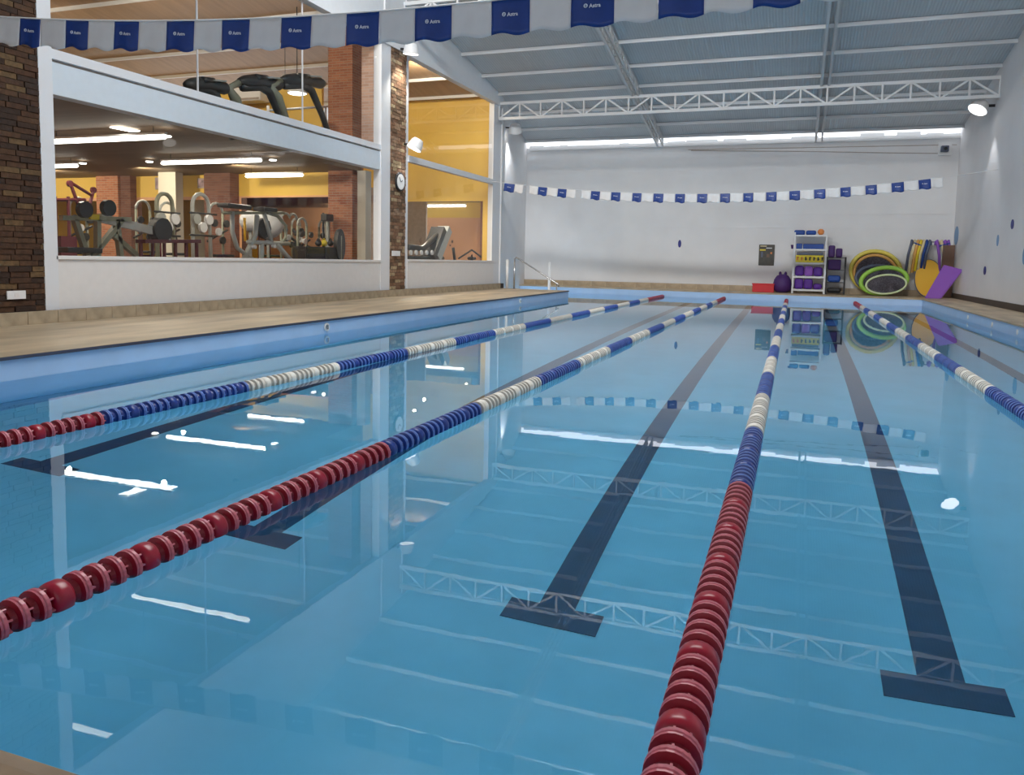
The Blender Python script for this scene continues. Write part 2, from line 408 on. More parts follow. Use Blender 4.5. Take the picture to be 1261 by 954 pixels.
# purlins, lattice girders, trusses
pl = 0
for y in (13.9, 15.5, 17.1, 18.7, 20.25, 21.8, 23.4, 24.9, 26.7, 28.4, 29.75):
    bm = B(); box(bm, (RX0, -.03, -.1), (WX, .03, 0)); pl += 1
    w_ = {0: 0}
    o = tag(obj('purlin', bm, truss_white), None, 'purlin', 'roof purlins'); o.location = (0, y, roofz(y)-.01)
    o['label'] = 'white roof purlin, '+{24.9: 'on top of the far truss', 23.4: 'first in front of the far truss', 21.8: 'second in front of the far truss', 20.25: 'third in front of the far truss', 18.7: 'fourth in front of the far truss', 17.1: 'fifth in front of the far truss', 15.5: 'sixth in front of the far truss', 13.9: 'seventh in front of the far truss', 29.75: 'last one beside the bright slot', 28.4: 'second from the bright slot', 26.7: 'third from the bright slot, just beyond the truss'}.get(y, 'number %d counted forward from the truss' % (7-['x', 13.9, 15.5, 17.1, 18.7, 20.25, 21.8, 23.4, 24.9].index(y)+2) if y < 25 else '')
def lattice(name, a, b, depth, bay, chord, web, label, group, vertical=True):
    a, b = Vector(a), Vector(b); L = (b-a).length; t = (b-a)/L; n = round(L/bay); s = L/n
    T = thing(name, label, 'truss', a, 0, group)
    for nm, dz in (('top_chord', 0), ('bottom_chord', -depth)):
        bm = B(); beam(bm, Vector((0, 0, dz)), b-a+Vector((0, 0, dz)), chord, chord); obj(nm, fixn(bm), truss_white, T)
    for i in range(n+1):
        p = t*(s*i)
        bm = B(); beam(bm, p, p+Vector((0, 0, -depth)), web, web); obj('post', fixn(bm), truss_white, T)
        if i < n:
            q = t*(s*(i+1)); bm = B()
            if i % 2: beam(bm, p, q+Vector((0, 0, -depth)), web, web)
            else: beam(bm, p+Vector((0, 0, -depth)), q, web, web)
            obj('diagonal_brace', fixn(bm), truss_white, T)
    return T
lattice('roof_truss', (GX, 25.0, 6.41), (WX, 25.0, 6.41), .50, .72, .09, .05, 'white lattice truss crossing the hall in front of the back wall', None)
lattice('roof_truss', (GX, 18.2, 7.58), (WX, 18.2, 7.58), .52, .72, .09, .05, 'white lattice truss seen only as a reflection in the near water', None)
for X, lab in ((-5.1, 'pale lattice girder running up the roof, left of centre'), (.45, 'pale lattice girder running up the roof above the tall white shelf')):
    lattice('roof_girder', (X, 30.0, roofz(30.0)-.10), (X, 12, roofz(12)-.10), .22, .45, .065, .03, lab, 'girders under the roof')
    lattice('roof_girder', (X+.2, 30.0, roofz(30.0)-.10), (X+.2, 12, roofz(12)-.10), .22, .45, .05, .025, lab.replace('pale lattice girder', 'second pale lattice girder close beside it,'), 'girders under the roof')

# gym wall: parapets, posts, beams
bm = B(); box(bm, (GX-.12, 8.03, D), (GX, 17.05, 1.12)); box(bm, (GX-.16, 8.03, 1.09), (GX+.03, 17.05, 1.14)); struct('wall_parapet_left', bm, panel_white)
bm = B(); box(bm, (GX-.12, 18.45, D), (GX, 24.70, 1.15)); box(bm, (GX-.16, 18.45, 1.12), (GX+.03, 24.7, 1.17)); struct('wall_parapet_right', bm, panel_white)
for i, (y0, y1) in enumerate(((7.84, 8.05), (17.03, 17.48), (18.28, 18.47), (24.6, 25.0), (25.0, 25.38))):
    bm = B(); box(bm, (GX-.2, y0, D), (GX+.03-.02*i, y1, 6.4)); struct('trim_%d' % (4+i), bm, frame_white, label='white painted post in the gym wall')
# mezzanine edge beam (blue-white face with groove, pale top band)
bm = B(); box(bm, (GX-.25, 8.05, 3.33), (GX-.02, 17.03, 3.76)); struct('trim_10', bm, beam_blue, label='blue white edge beam below the upper gym floor')
bm = B(); box(bm, (GX-.25, 8.05, 3.76), (GX-.07, 17.03, 3.80)); struct('trim_11', bm, steelwall, label='grey groove along the edge beam')
bm = B(); box(bm, (GX-.25, 8.05, 3.80), (GX, 17.03, 3.93)); struct('trim_12', bm, frame_white, label='white sill on top of the edge beam')
# transom of the second window
bm = B(); box(bm, (GX-.12, 18.47, 3.70), (GX+.02, 24.6, 3.86)); struct('trim_13', bm, frame_white, label='white transom across the narrow gym window')
# broad header above the gym wall
bm = B(); P4 = [(3.0, 6.42), (25.38, 6.42), (25.38, roofz(25.38)+.02), (12, roofz(12)+.02), (3.0, roofz(12)+.02)]
a = [bm.verts.new((GX, p[0], p[1])) for p in P4]; b = [bm.verts.new((GX-.15, p[0], p[1])) for p in P4]
bm.faces.new(a); bm.faces.new(b[::-1])
for i in range(5): bm.faces.new((a[i], a[(i+1) % 5], b[(i+1) % 5], b[i]))
box(bm, (GX-.15, 3.0, 6.36), (GX+.05, 25.38, 6.44))
struct('wall_left_upper', bm, upper_white)
for i, y in ((14, 17.26), (17, 18.37)):
    bm = B(); box(bm, (GX-.01, y-.12, 6.4), (GX+.04, y+.12, roofz(y)-.1)); struct('trim_%d' % i, bm, frame_white, label='white post continuing over the upper wall')
# sheet under the gym roof, warm lamp light put into its brown
bm = B()
for (y0, y1) in ((5.5, 12), (12, 25.2)):
    z0, z1 = roofz(max(y0, 12))-.02, roofz(max(y1, 12))-.02
    A = [bm.verts.new(p) for p in ((-26, y0, z0), (GX-.16, y0, z0), (GX-.16, y1, z1), (-26, y1, z1))]; Bt = [bm.verts.new((v.co.x, v.co.y, v.co.z+.015)) for v in A]
    bm.faces.new(A); bm.faces.new(Bt[::-1])
    for i in range(4): bm.faces.new((A[i], A[(i+1) % 4], Bt[(i+1) % 4], Bt[i]))
struct('ceiling_gym_upper', bm, gymroof)
# panes
def pane(n, y0, y1, z0, z1):
    bm = B(); quad(bm, [(GX-.06, y0, z0), (GX-.06, y1, z0), (GX-.06, y1, z1), (GX-.06, y0, z1)])
    return struct('window_%d' % n, bm, glass_m)
pane(1, 8.05, 17.03, 1.12, 3.33); pane(2, 8.05, 17.03, 3.93, 6.4); pane(3, 18.47, 24.6, 1.16, 3.7); pane(4, 18.47, 24.6, 3.86, 6.4)
# thin glazing joints
for n, y in ((15, 10.9), (16, 13.9)):
    bm = B(); box(bm, (GX-.075, y-.008, 3.93), (GX-.045, y+.008, 6.4)); struct('trim_%d' % n, bm, frame_white, label='thin joint between upper gym panes')

# brick pillars: pieces proud of dark mortar
def pillar(name, y0, y1, x0, x1, z0, z1, label, bw, bh, mats, individual, ymin=None):
    T = thing(name, label, 'pillar', (x1, (y0+y1)/2, z0)); ym = (y0+y1)/2
    c = bx((x0-x1, y0-ym, 0), (-.012, y1-ym, z1-z0)); obj('mortar_core', fixn(c), grout, T)
    protos = []
    rows = int((z1-z0)/bh); cnt = 0; st = B()
    for r in range(rows):
        z = r*bh; off = -(r % 2)*bw*.5 + random.uniform(-.06, .06); yy = y0-ym+off
        while yy < y1-ym-.01:
            a = max(yy, y0-ym)+.004; b = min(yy+bw*random.uniform(.8, 1.15), y1-ym)
            if b-a > .03:
                pr = random.uniform(.0, .018); mi = random.choices((0, 1, 2, 3), (4, 3, 1.2, 3))[0]
                if individual and cnt < 300 and b+ym > ymin and z < 3.6:
                    bb_ = bx((-.02, a, z+.004), (pr, b-.004, z+bh-.004)); obj('brick', fixn(bb_), mats[mi], T); cnt += 1
                else: box(st, (-.02, a, z+.004), (pr, b-.004, z+bh-.004), mi)
            yy = b+.004 if b < y1-ym-.005 else 1e9
    o = obj('brickwork', fixn(st), mats, T); o['kind'] = 'stuff'
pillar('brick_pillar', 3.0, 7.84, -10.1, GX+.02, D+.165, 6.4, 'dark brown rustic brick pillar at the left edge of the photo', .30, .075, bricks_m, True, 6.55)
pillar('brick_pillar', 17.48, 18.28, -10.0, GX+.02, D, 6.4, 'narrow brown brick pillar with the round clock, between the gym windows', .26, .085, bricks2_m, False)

# ---------------------------------------------------------------- gym interior
GF = .30
bm = B(); box(bm, (-26, 3, GF-.3), (GX-.12, 25.5, GF)); struct('floor_gym', bm, gymfloor)
bm = B(); box(bm, (-26, 5.5, 3.60), (GX-.25, 17.6, 3.90)); box(bm, (-26, 17.6, 3.60), (-11.6, 19.5, 3.90)); struct('ceiling_gym', bm, gymceil, label='brown slatted ceiling of the lower gym floor')
bm = B(); box(bm, (-26, 5.3, GF), (GX-.25, 5.5, 8.8)); struct('wall_gym_near', bm, orange_m)
bm = B(); box(bm, (-26.2, 5, GF), (-26, 25.4, 8.9)); struct('wall_gym_left', bm, yellow_m)
bm = B(); box(bm, (-26, 19.5, 2.95), (-12.5, 19.6, 3.6)); box(bm, (-26, 19.5, 3.9), (-12.9, 19.6, 6.05)); struct('wall_gym_yellow', bm, yellow_m)
bm = B(); box(bm, (-26, 19.5, GF), (-12.5, 19.6, 2.95)); struct('wall_gym_lower', bm, orange_m)
bm = B(); box(bm, (-15.6, 25.2, GF), (GX-.2, 25.3, 6.9)); struct('wall_gym_back', bm, yellow_m)
# mirrors
def mirror(x0, x1, y, z0, z1, label):
    tag(obj('wall_mirror', fixn(bx((x0, y-.02, z0), (x1, y, z1))), mirror_m), label, 'mirror')
mirror(-25.5, -21.2, 19.5, .5, 2.85, 'large gym mirror behind the leg press, far left')
mirror(-19.7, -16.8, 19.5, .5, 2.85, 'gym mirror behind the arched frames')
mirror(-15.7, -12.6, 19.5, .5, 2.9, 'gym mirror behind the twin padded bench machine')
mirror(-13.2, -10.22, 25.2, .5, 3.2, 'gym mirror in the narrow window, low on the yellow wall')
# inner brick columns
def column(name, x0, x1, y0, y1, z0, z1, m_, label):
    o = obj(name, fixn(bx((x0, y0, z0), (x1, y1, z1))), m_); tag(o, label, 'pillar')
column('brick_column', -12.5, -11.72, 19.2, 19.8, GF, 7.5, brick_far, 'red brick column inside the gym near the white post')
column('brick_column', -21.1, -20.2, 19.2, 19.55, GF, 3.6, brick_far, 'orange brick column behind the leg press machine')
column('brick_column', -20.15, -19.75, 19.25, 19.6, GF, 3.6, brick_dark, 'dark brick column right of the orange one')
column('brick_column', -16.75, -15.8, 19.1, 19.55, GF, 3.6, brick_dark, 'dark brick column behind the twin padded bench')
column('brick_column', -10.12, -9.80, 17.0, 17.45, 3.93, 7.9, brick_pale, 'pale pinkish brick pillar in the upper gym next to the post')
column('grey_column', -11.62, -11.35, 19.3, 19.6, GF, 3.6, plaster, 'cream square column right of the red brick column')
column('grey_column', -18.0, -17.35, 18.6, 18.9, GF, 3.6, plaster, 'pale plaster column between the arched frames')
bm = B(); box(bm, (-15.4, 24.0, GF), (-12.9, 24.1, 3.6)); struct('wall_gym_grey', bm, steelwall)
# pictures on the yellow wall
for (x0, x1, z0, z1, lb) in ((-18.95, -17.95, 3.18, 3.55, 'wide pale picture high on the yellow gym wall'), (-17.3, -16.9, 3.2, 3.5, 'small purple picture beside the dark column')):
    T = thing('wall_picture', lb, 'picture', ((x0+x1)/2, 19.48, z0))
    obj('frame', fixn(bx((x0-(x0+x1)/2, -.03, 0), (x1-(x0+x1)/2, .02, z1-z0))), steelwall, T)
    obj('print', fixn(bx((x0-(x0+x1)/2+.03, -.035, .03), (x1-(x0+x1)/2-.03, -.03, z1-z0-.03))), mat('print', (.38, .28, .32), .6, noise=.6, nscale=7), T)
# ceiling tubes and downlights
def tubelight(x0, x1, y, label, z=3.39, g='fluorescent tubes under the gym ceiling'):
    T = thing('tube_light', label, 'light', ((x0+x1)/2, y, z), 0, g); h_ = (x1-x0)/2
    b1 = B(); tube(b1, [(-h_, 0, 0), (-h_+.05, 0, 0), (h_-.05, 0, 0), (h_, 0, 0)], [.02, .045, .045, .02], 10); obj('tube', b1, tube_m, T, True)
    b2 = B(); box(b2, (-h_, -.03, .05), (h_, .03, .09)); obj('housing', b2, lamp_white, T)
    for s in (-1, 1):
        b3 = B(); tube(b3, [(s*h_*.8, 0, .09), (s*h_*.8, 0, .21 if z < 5 and y < 20 else 4.1 if z < 5 else 1.2)], .008, 6); obj('hanger', b3, black, T)
tubelight(-14.4, -11.3, 11.9, 'long tube lamp in the lower gym, nearest the pool and leftmost')
tubelight(-14.7, -11.75, 15.3, 'long tube lamp in the lower gym above the bench machines')
tubelight(-19.9, -17.4, 15.3, 'tube lamp low at the left post of the gym window')
tubelight(-14.6, -12.7, 18.3, 'short looking tube lamp near the yellow gym wall')
tubelight(-15.0, -12.9, 20.4, 'tube lamp seen only in the mirror of the narrow window')
tubelight(-14.9, -11.4, 14.28, 'upper gym tube lamp, reflected in the water near the bottom left', 7.15)
tubelight(-12.6, -11.0, 10.15, 'upper gym tube lamp, reflected lowest in the water', 7.45)
for p, z, lb in (((205, 169), 3.42, 'round downlight beside the first tube lamp'), ((102, 202), 3.5, 'round downlight by the left tube lamp'), ((184, 200), 3.5, 'round downlight left of the second tube lamp'), ((336, 198), 3.5, 'round downlight right of the second tube lamp'), ((154, 159), 3.57, 'square bright ceiling panel in the lower gym')):
    q = at(*p, Z=z); bm = B()
    if 'square' in lb: box(bm, (-.12, -.25, -.01), (.12, .25, .01))
    else: lathe(bm, [(.07, 0), (.09, .01), (.09, .03)], 14)
    T = obj('ceiling_downlight', fixn(bm), tube_m); T.location = q; tag(T, lb, 'light')

# --- gym machines
def mach(name, label, cat, loc): return thing(name, label, cat, loc)
def tb(T, nm, pts, r, mt, seg=8):
    b = B(); tube(b, pts, r, seg); return obj(nm, fixn(b), mt, T, True)
def bxp(T, nm, lo, hi, mt, bev=.0, rot=None, pos=None):
    b = bx(lo, hi, bev); o = obj(nm, fixn(b), mt, T)
    if rot: o.rotation_euler = rot
    if pos: o.location = pos
    return o
def arc(cx, cz, r, a0, a1, n=10, y=0, axis='Y'):
    P = []
    for i in range(n+1):
        a = math.radians(a0+(a1-a0)*i/n)
        P.append((y, cx+r*math.cos(a), cz+r*math.sin(a)) if axis == 'Y' else (cx+r*math.cos(a), y, cz+r*math.sin(a)))
    return P
# leg press at X -12.5
T = mach('leg_press_machine', 'grey green plate loaded leg press with a black disc on its long arm', 'gym machine', (-12.3, 11.2, GF))
def P(px, py, X, T): return at(px, py, X=X) - Vector(T.location)
a, b = P(122, 268, -12.3, T), P(188, 284, -12.3, T)
bm = B(); beam(bm, a, b, .09, .16); obj('arm', fixn(bm), machine_l, T)
bm = B(); lathe(bm, [(.05, -.1), (.24, -.1), (.25, -.07), (.25, .07), (.24, .1), (.05, .1)], 20, 'X', P(197, 283, -12.3, T)); obj('weight_plate', fixn(bm), machine_d, T)
for nm, pl_ in (('frame_bar', [(75, 268), (160, 270)]), ('upright', [(120, 270), (120, 330)]), ('upright', [(92, 270), (112, 330)]), ('brace', [(150, 270), (110, 320)]), ('brace', [(140, 290), (180, 325)]), ('upright', [(143, 270), (150, 330)])):
    bm = B(); pp = [P(x, y, -12.3, T) for x, y in pl_]; beam(bm, pp[0], pp[1], .10, .09); obj(nm, fixn(bm), machine, T)
for (x, y) in ((104, 258), (133, 256)):
    bm = B(); lathe(bm, [(.02, -.05), (.15, -.05), (.15, .05), (.02, .05)], 14, 'X', P(x, y, -12.1, T)); obj('pulley_wheel', fixn(bm), machine_d, T)
bm = B(); q = P(116, 267, -12.2, T); box(bm, q-Vector((.02, .1, .05)), q+Vector((.02, .1, .05))); obj('sticker', bm, yellow_foam, T)
bm = B(); q = P(100, 308, -12.3, T); box(bm, q-Vector((.2, .45, .05)), q+Vector((.2, .3, .05)), 0, .02); obj('seat_pad', bm, machine_d, T)
# cable stack left
T = mach('cable_machine', 'maroon cable tower with thin pulley arms at the left window edge', 'gym machine', (-15, 11.7, GF))
for pl_ in ([(68, 242), (71, 358)], [(84, 242), (87, 356)], [(68, 246), (105, 246)], [(86, 224), (100, 262)], [(86, 224), (112, 240)], [(115, 235), (108, 262)]):
    pp = [P(x, y, -15, T) for x, y in pl_]; bm = B(); tube(bm, pp, .035); obj('bar', bm, maroon, T)
for (x, y) in ((86, 226), (115, 234)):
    bm = B(); lathe(bm, [(.02, -.03), (.07, -.03), (.07, .03), (.02, .03)], 12, 'X', P(x, y, -15, T)); obj('pulley_wheel', fixn(bm), maroon, T)
bm = B(); q = P(79, 305, -15, T); box(bm, q-Vector((.15, .2, .6)), q+Vector((.15, .2, .25))); obj('weight_stack', bm, maroon, T)
# arches
for (xa, xb, yt, X, lb) in ((193, 212, 241, -14.2, 'brown arched press frame left of the pale column'), (237, 257, 243, -14.2, 'grey arched press frame right of the pale column')):
    T = mach('arched_press_frame', lb, 'gym machine', (X, at((xa+xb)/2, 318, X=X).y, GF))
    c = P((xa+xb)/2, yt+10, X, T); r = abs(P(xa, 260, X, T).y-P(xb, 260, X, T).y)/2; cy = c.y
    pts = [(c.x, cy-r, -.0)] + [(c.x, cy-r*math.cos(t*PI/8), c.z+r*math.sin(t*PI/8)) for t in range(9)] + [(c.x, cy+r*1.35, 0.0)]
    tb(T, 'arch', pts, .05, machine if xa < 220 else machine_l)
    for dz in (-.2, -.75): tb(T, 'cross_bar', [(c.x+.05, cy-r*1.5, c.z+dz), (c.x+.05, cy+r*1.8, c.z+dz)], .025, machine_d)
    for k in range(3):
        bm = B(); lathe(bm, [(.02, -.04), (.13, -.04), (.13, .04), (.02, .04)], 14, 'X', (c.x+.12, cy-r+.22*k, c.z-.35-.2*(k % 2))); obj('weight_plate', fixn(bm), white_cloth if k else machine_l, T)
# low maroon rack
T = mach('dumbbell_bench_rack', 'low dark red rail rack below the black disc', 'rack', (-12.0, 13.2, GF))
a, b = P(173, 297, -12, T), P(242, 297, -12, T)
bm = B(); beam(bm, a, b, .25, .07); obj('rail', fixn(bm), maroon, T)
for i in range(6):
    q = a.lerp(b, i/5); bm = B(); beam(bm, q, Vector((q.x, q.y, 0)), .05, .05); obj('leg', fixn(bm), maroon, T)
a, b = P(250, 308, -12, T), P(265, 308, -12, T)
# twin bench machine
T = mach('bench_machine', 'silver tubular machine with two black pads in the middle of the gym window', 'gym machine', (-11.6, 14.6, GF))
for (x, y, hw) in ((289, 254, .46), (327, 258, .30)):
    q = P(x, y, -11.6, T); bm = B(); box(bm, q-Vector((.16, hw*.85, .045)), q+Vector((.16, hw*.85, .045)), 0, .03); obj('pad', fixn(bm), machine_d, T)
for pl_, r in (([(275, 262), (350, 262)], .035), ([(286, 260), (286, 285), (292, 305), (312, 320)], .05), ([(316, 265), (314, 290), (300, 320)], .06), ([(330, 262), (342, 266), (352, 278), (352, 292), (344, 304)], .04), ([(305, 298), (356, 300)], .05), ([(325, 262), (335, 300)], .05), ([(340, 300), (362, 325)], .06), ([(308, 300), (304, 330)], .05), ([(322, 300), (322, 330)], .06)):
    tb(T, 'frame_tube', [P(x, y, -11.6, T) for x, y in pl_], r, machine_l if r > .045 else machine)
bm = B(); q = P(324, 281, -11.75, T); lathe(bm, [(.1, -.06), (.24, -.05), (.24, .05), (.1, .06)], 8, 'X', q); obj('cam_plate', fixn(bm), machine_d, T)
for (x, y) in ((313, 304), (337, 303)):
    bm = B(); lathe(bm, [(.02, -.05), (.045, -.04), (.045, .04)], 12, 'X', P(x, y, -11.5, T)); obj('end_cap', fixn(bm), white_cloth, T)
tb(T, 'yellow_strap', [P(301, 268, -11.7, T), P(302, 297, -11.7, T)], .03, amber_foam)
for (x, r) in ((304, .05), (322, .06), (350, .05)):
    q = P(x, 318, -11.6, T); tb(T, 'leg', [q, Vector((q.x, q.y, 0))], r, machine_l)
# balls
T = mach('ball_rack', 'slim grey stand carrying the exercise balls', 'rack', (-13.5, at(320, 285, X=-13.5).y, GF))
for (x, y, r) in ((330, 275, .42), (308, 272, .27)):
    q = P(x, y, -13.5, T); bm = B(); lathe(bm, [(.04, 0), (.04, q.z-r), (.12, q.z-r+.01)], 12, 'Z', (0, q.y, 0)); obj('post', fixn(bm), machine_l, T)
for (x, y, r, X, lb, mm) in ((330, 275, .42, -13.5, 'large white exercise ball behind the padded bench machine', white_cloth), (308, 272, .27, -13.5, 'small white exercise ball left of the large one', white_cloth)):
    bm = B(); bmesh.ops.create_uvsphere(bm, u_segments=20, v_segments=12, radius=r); o = obj('exercise_ball', bm, mm, None, True); o.location = at(x, y, X=X); tag(o, lb, 'ball')
# storage cabinets + kettlebells
T = mach('storage_cabinet', 'low black storage cabinet with two doors near the brick column', 'cabinet', (-11.6, 17.2, GF))
a, b = P(368, 303, -11.6, T), P(412, 303, -11.6, T)
bm = B(); box(bm, (-.2, a.y, 0), (.2, b.y, a.z), 0, .01); obj('body', fixn(bm), machine_d, T)
for k in range(2):
    y0 = a.y+(b.y-a.y)*k/2+.02; bm = B(); box(bm, (.2, y0, .05), (.225, y0+(b.y-a.y)/2-.04, a.z-.03)); obj('door', fixn(bm), black, T)
for (x, mm, lb) in ((392, machine_d, 'black kettlebell left on the low cabinet'), (399, yellow_foam, 'yellow kettlebell on the low cabinet'), (407, machine_d, 'black kettlebell right on the low cabinet')):
    q = at(x, 303, X=-11.6); K = thing('kettlebell', lb, 'kettlebell', q)
    bm = B(); bmesh.ops.create_uvsphere(bm, u_segments=14, v_segments=8, radius=.085); bmesh.ops.translate(bm, verts=bm.verts, vec=(0, 0, .08)); obj('bell', bm, mm, K, True)
    tb(K, 'handle', arc(0, .14, .055, -20, 200, 8), .013, mm)
T = mach('lat_pulldown_tower', 'slim pale tower with black head behind the kettlebells', 'gym machine', (-12.4, 18.6, GF))
tb(T, 'column', [P(404, 268, -12.4, T), P(404, 354, -12.4, T)], .06, machine_l); tb(T, 'column', [P(398, 262, -12.4, T), P(398, 350, -12.4, T)], .03, black)
bm = B(); q = P(403, 268, -12.3, T); box(bm, q-Vector((.1, .18, .1)), q+Vector((.1, .18, .1)), 0, .03); obj('head', fixn(bm), machine_d, T)
T = mach('exercise_bike', 'upright machine with black oval shroud beside the brick column', 'gym machine', (-11.4, 18.2, GF))
q = P(418, 302, -11.4, T); bm = B(); lathe(bm, [(.12, -.06), (.2, -.06), (.21, 0), (.2, .06), (.12, .06)], 20, 'X')
bmesh.ops.scale(bm, verts=bm.verts, vec=(1, 1, 2.1)); bmesh.ops.translate(bm, verts=bm.verts, vec=q); obj('shroud', fixn(bm), machine_d, T)
tb(T, 'core', [q-Vector((0, 0, .9)), q+Vector((0, 0, .25))], .07, machine)
for (x, y, X, lb, sc) in ((206, 262, -16.5, 'background machine with pale plates between the arched frames and the dark column', 1.0), (176, 258, -17.5, 'background machine with pale plates left of the first arched frame', .9), (266, 262, -14.4, 'background machine with pale plates left of the padded bench', .9), (352, 272, -14.0, 'background machine with pale discs right of the large ball', .8), (372, 278, -13.2, 'background machine with dark stack left of the kettlebells', .75), (96, 256, -17.0, 'background machine with maroon frame behind the leg press', .9)):
    q = at(x, y, X=X); T = mach('weight_machine', lb, 'gym machine', (X, q.y, GF)); zt_ = q.z-GF
    for s in (-.28*sc, .28*sc): tb(T, 'upright', [(0, s, 0), (0, s, zt_)], .035, machine if sc < .95 else maroon)
    tb(T, 'top_bar', arc(0, zt_, .28*sc, 0, 180, 8), .035, machine_l)
    tb(T, 'lever', [(.05, -.45*sc, zt_*.62), (.05, .4*sc, zt_*.78)], .03, machine_d)
    for k in range(4):
        bm = B(); lathe(bm, [(.02, -.03), (.11*sc, -.03), (.11*sc, .03), (.02, .03)], 12, 'X', (.14, -.22+.15*k, zt_*(.86-.11*(k % 3)))); obj('weight_plate', fixn(bm), white_cloth if k == 1 else machine_d, T)
    bm = B(); box(bm, (-.12, -.2*sc, .1), (.12, .2*sc, zt_*.4)); obj('weight_stack', bm, maroon, T)
    bm = B(); box(bm, (.1, -.3*sc, zt_*.42), (.4, .25*sc, zt_*.42+.07), 0, .02); obj('seat_pad', bm, machine_d, T)
# machine in narrow window
T = mach('incline_bench_machine', 'dark incline machine with tall grey backrest in the narrow window', 'gym machine', (-10.6, 22, GF))
a, b = P(534, 318, -10.6, T), P(548, 282, -10.6, T); bm = B(); beam(bm, a, b, .4, .28); obj('backrest', fixn(bm), machine_l, T)
a2, b2 = P(528, 318, -10.65, T), P(541, 283, -10.65, T); bm = B(); beam(bm, a2, b2, .45, .3); obj('back_frame', fixn(bm), machine_d, T)
for pl_, r in (([(503, 304), (520, 306), (538, 290)], .09), ([(503, 318), (545, 318)], .07), ([(565, 318), (582, 307), (580, 320)], .03), ([(558, 305), (560, 320)], .05)):
    tb(T, 'frame_tube', [P(x, y, -10.6, T) for x, y in pl_], r, machine_d)
for k in range(5):
    bm = B(); lathe(bm, [(.02, -.02), (.075, -.02), (.075, .02)], 10, 'X', P(506+6.5*k, 311, -10.45, T)); obj('plate', fixn(bm), white_cloth, T)
for (x, lb) in ((590, 'dark upright frame at the right edge of the narrow window'),):
    T = mach('squat_rack', lb, 'gym machine', (-10.6, at(590, 318, X=-10.6).y, GF))
    for pl_ in ([(594, 280), (594, 330)], [(586, 305), (586, 330)], [(586, 306), (595, 292)], [(577, 318), (595, 316)]): tb(T, 'post', [P(x_, y_, -10.6, T) for x_, y_ in pl_], .05, machine_d)
# upper level treadmills
for i, (sx, lb) in enumerate(((0, 'dark treadmill console and arms on the upper gym floor, rightmost'), (-52, 'dark treadmill on the upper gym floor, middle of three'), (-118, 'dark treadmill on the upper gym floor, leftmost of three'))):
    X = -10.9-.05*i
    T = mach('treadmill', lb, 'treadmill', (X, at(395+sx, 160+sx*.25, X=X).y, 3.9))
    def Q(x, y): return P(x+sx, y+sx*(-.02 if y < 120 else .27)*0 + (0 if sx == 0 else (2 if sx == -52 else 6)), X, T)
    tb(T, 'handrail', [Q(405, 165), Q(396, 140), Q(384, 112), Q(372, 104), Q(350, 106)], [.07, .075, .09, .1, .08], machine_d)
    if i < 2: tb(T, 'handrail', [Q(352, 150), Q(342, 120), Q(334, 106), Q(346, 100)], [.1, .11, .08, .07], machine)
    a, b = Q(346, 98), Q(399, 103); bm = B(); tube(bm, [a, a.lerp(b, .12), a.lerp(b, .4)+Vector((0, 0, .04)), a.lerp(b, .7), a.lerp(b, .9), b], [.06, .13, .15, .10, .13, .07], 10); obj('console', fixn(bm), machine_d, T, True)
    bm = B(); tube(bm, [a.lerp(b, .3)+Vector((.1, 0, .1)), a.lerp(b, .55)+Vector((.1, 0, .12))], [.07, .05], 8); obj('grip', fixn(bm), black, T, True)
    bm = B(); a, b = Q(372, 97), Q(390, 97); beam(bm, a+Vector((.05, 0, .06)), b+Vector((.05, 0, .04)), .2, .03); obj('screen', fixn(bm), machine_l, T)
    bm = B(); box(bm, (-1.7, -.36, 0), (.3, .36, .18), 0, .04); obj('deck', fixn(bm), machine_d, T)
T = mach('balustrade', 'thin white rail across the upper gym floor', 'railing', (-12.5, 18, 3.9))
tb(T, 'top_rail', [P(330, 136, -12.6, T), P(449, 128, -12.6, T)], .03, frame_white)
for x in (401, 330): tb(T, 'post', [P(x, 130, -12.6, T), Vector((P(x, 130, -12.6, T).x, P(x, 130, -12.6, T).y, 0))], .035, frame_white)
T = thing('air_conditioner', 'white box shaped air conditioner high in the upper gym', 'appliance', at(308, 118, Y=19.3))
bm = B(); box(bm, (-.55, -.25, -.2), (.55, .2, .2), 0, .04); obj('body', fixn(bm), lamp_white, T)
bm = B(); box(bm, (-.5, -.26, -.16), (.5, -.25, -.11)); obj('vent', fixn(bm), steelwall, T)
T = thing('dome_lamp', 'white dome lamp hanging over the treadmills', 'light', at(366, 115, X=-12.5))
bm = B(); lathe(bm, [(.26, 0), (.25, .05), (.18, .14), (.05, .17)], 20); obj('shade', fixn(bm), lamp_white, T, True)
bm = B(); lathe(bm, [(.2, -.02), (.24, .0), (.2, .02)], 16); obj('diffuser', fixn(bm), tube_m, T)
tb(T, 'cord', [(0, 0, .17), (0, 0, 2.2)], .012, black)

# ---------------------------------------------------------------- floodlights, clock, outlets, camera
def flood(label, loc, aim, size=.2):
    T = thing('wall_floodlight', label, 'light', loc)
    d = Vector(aim).normalized(); q = d.to_track_quat('-Z', 'Y')
    bm = B(); lathe(bm, [(size*.62, .26), (size*.8, .20), (size, .02), (size*1.04, 0), (size*.98, 0)], 20); o = obj('housing', fixn(bm), lamp_white, T, True); o.rotation_euler = q.to_euler()
    bm = B(); lathe(bm, [(size*.1, -.01), (size*.93, -.008), (size*.95, .004)], 20); o = obj('lens', fixn(bm), lamp_face, T); o.rotation_euler = q.to_euler()
    return T
T = flood('white floodlight on the brick pillar above the round clock', (-9.28, 18.15, 3.98), (-.35, -.25, -.85), .2); tb(T, 'arm', [(0, 0, .1), (-.28, 0, .12)], .025, black)
spot('floodlight_beam', (-9.33, 18.11, 3.86), (-9.5, 18.0, 1.5), 25, 80)
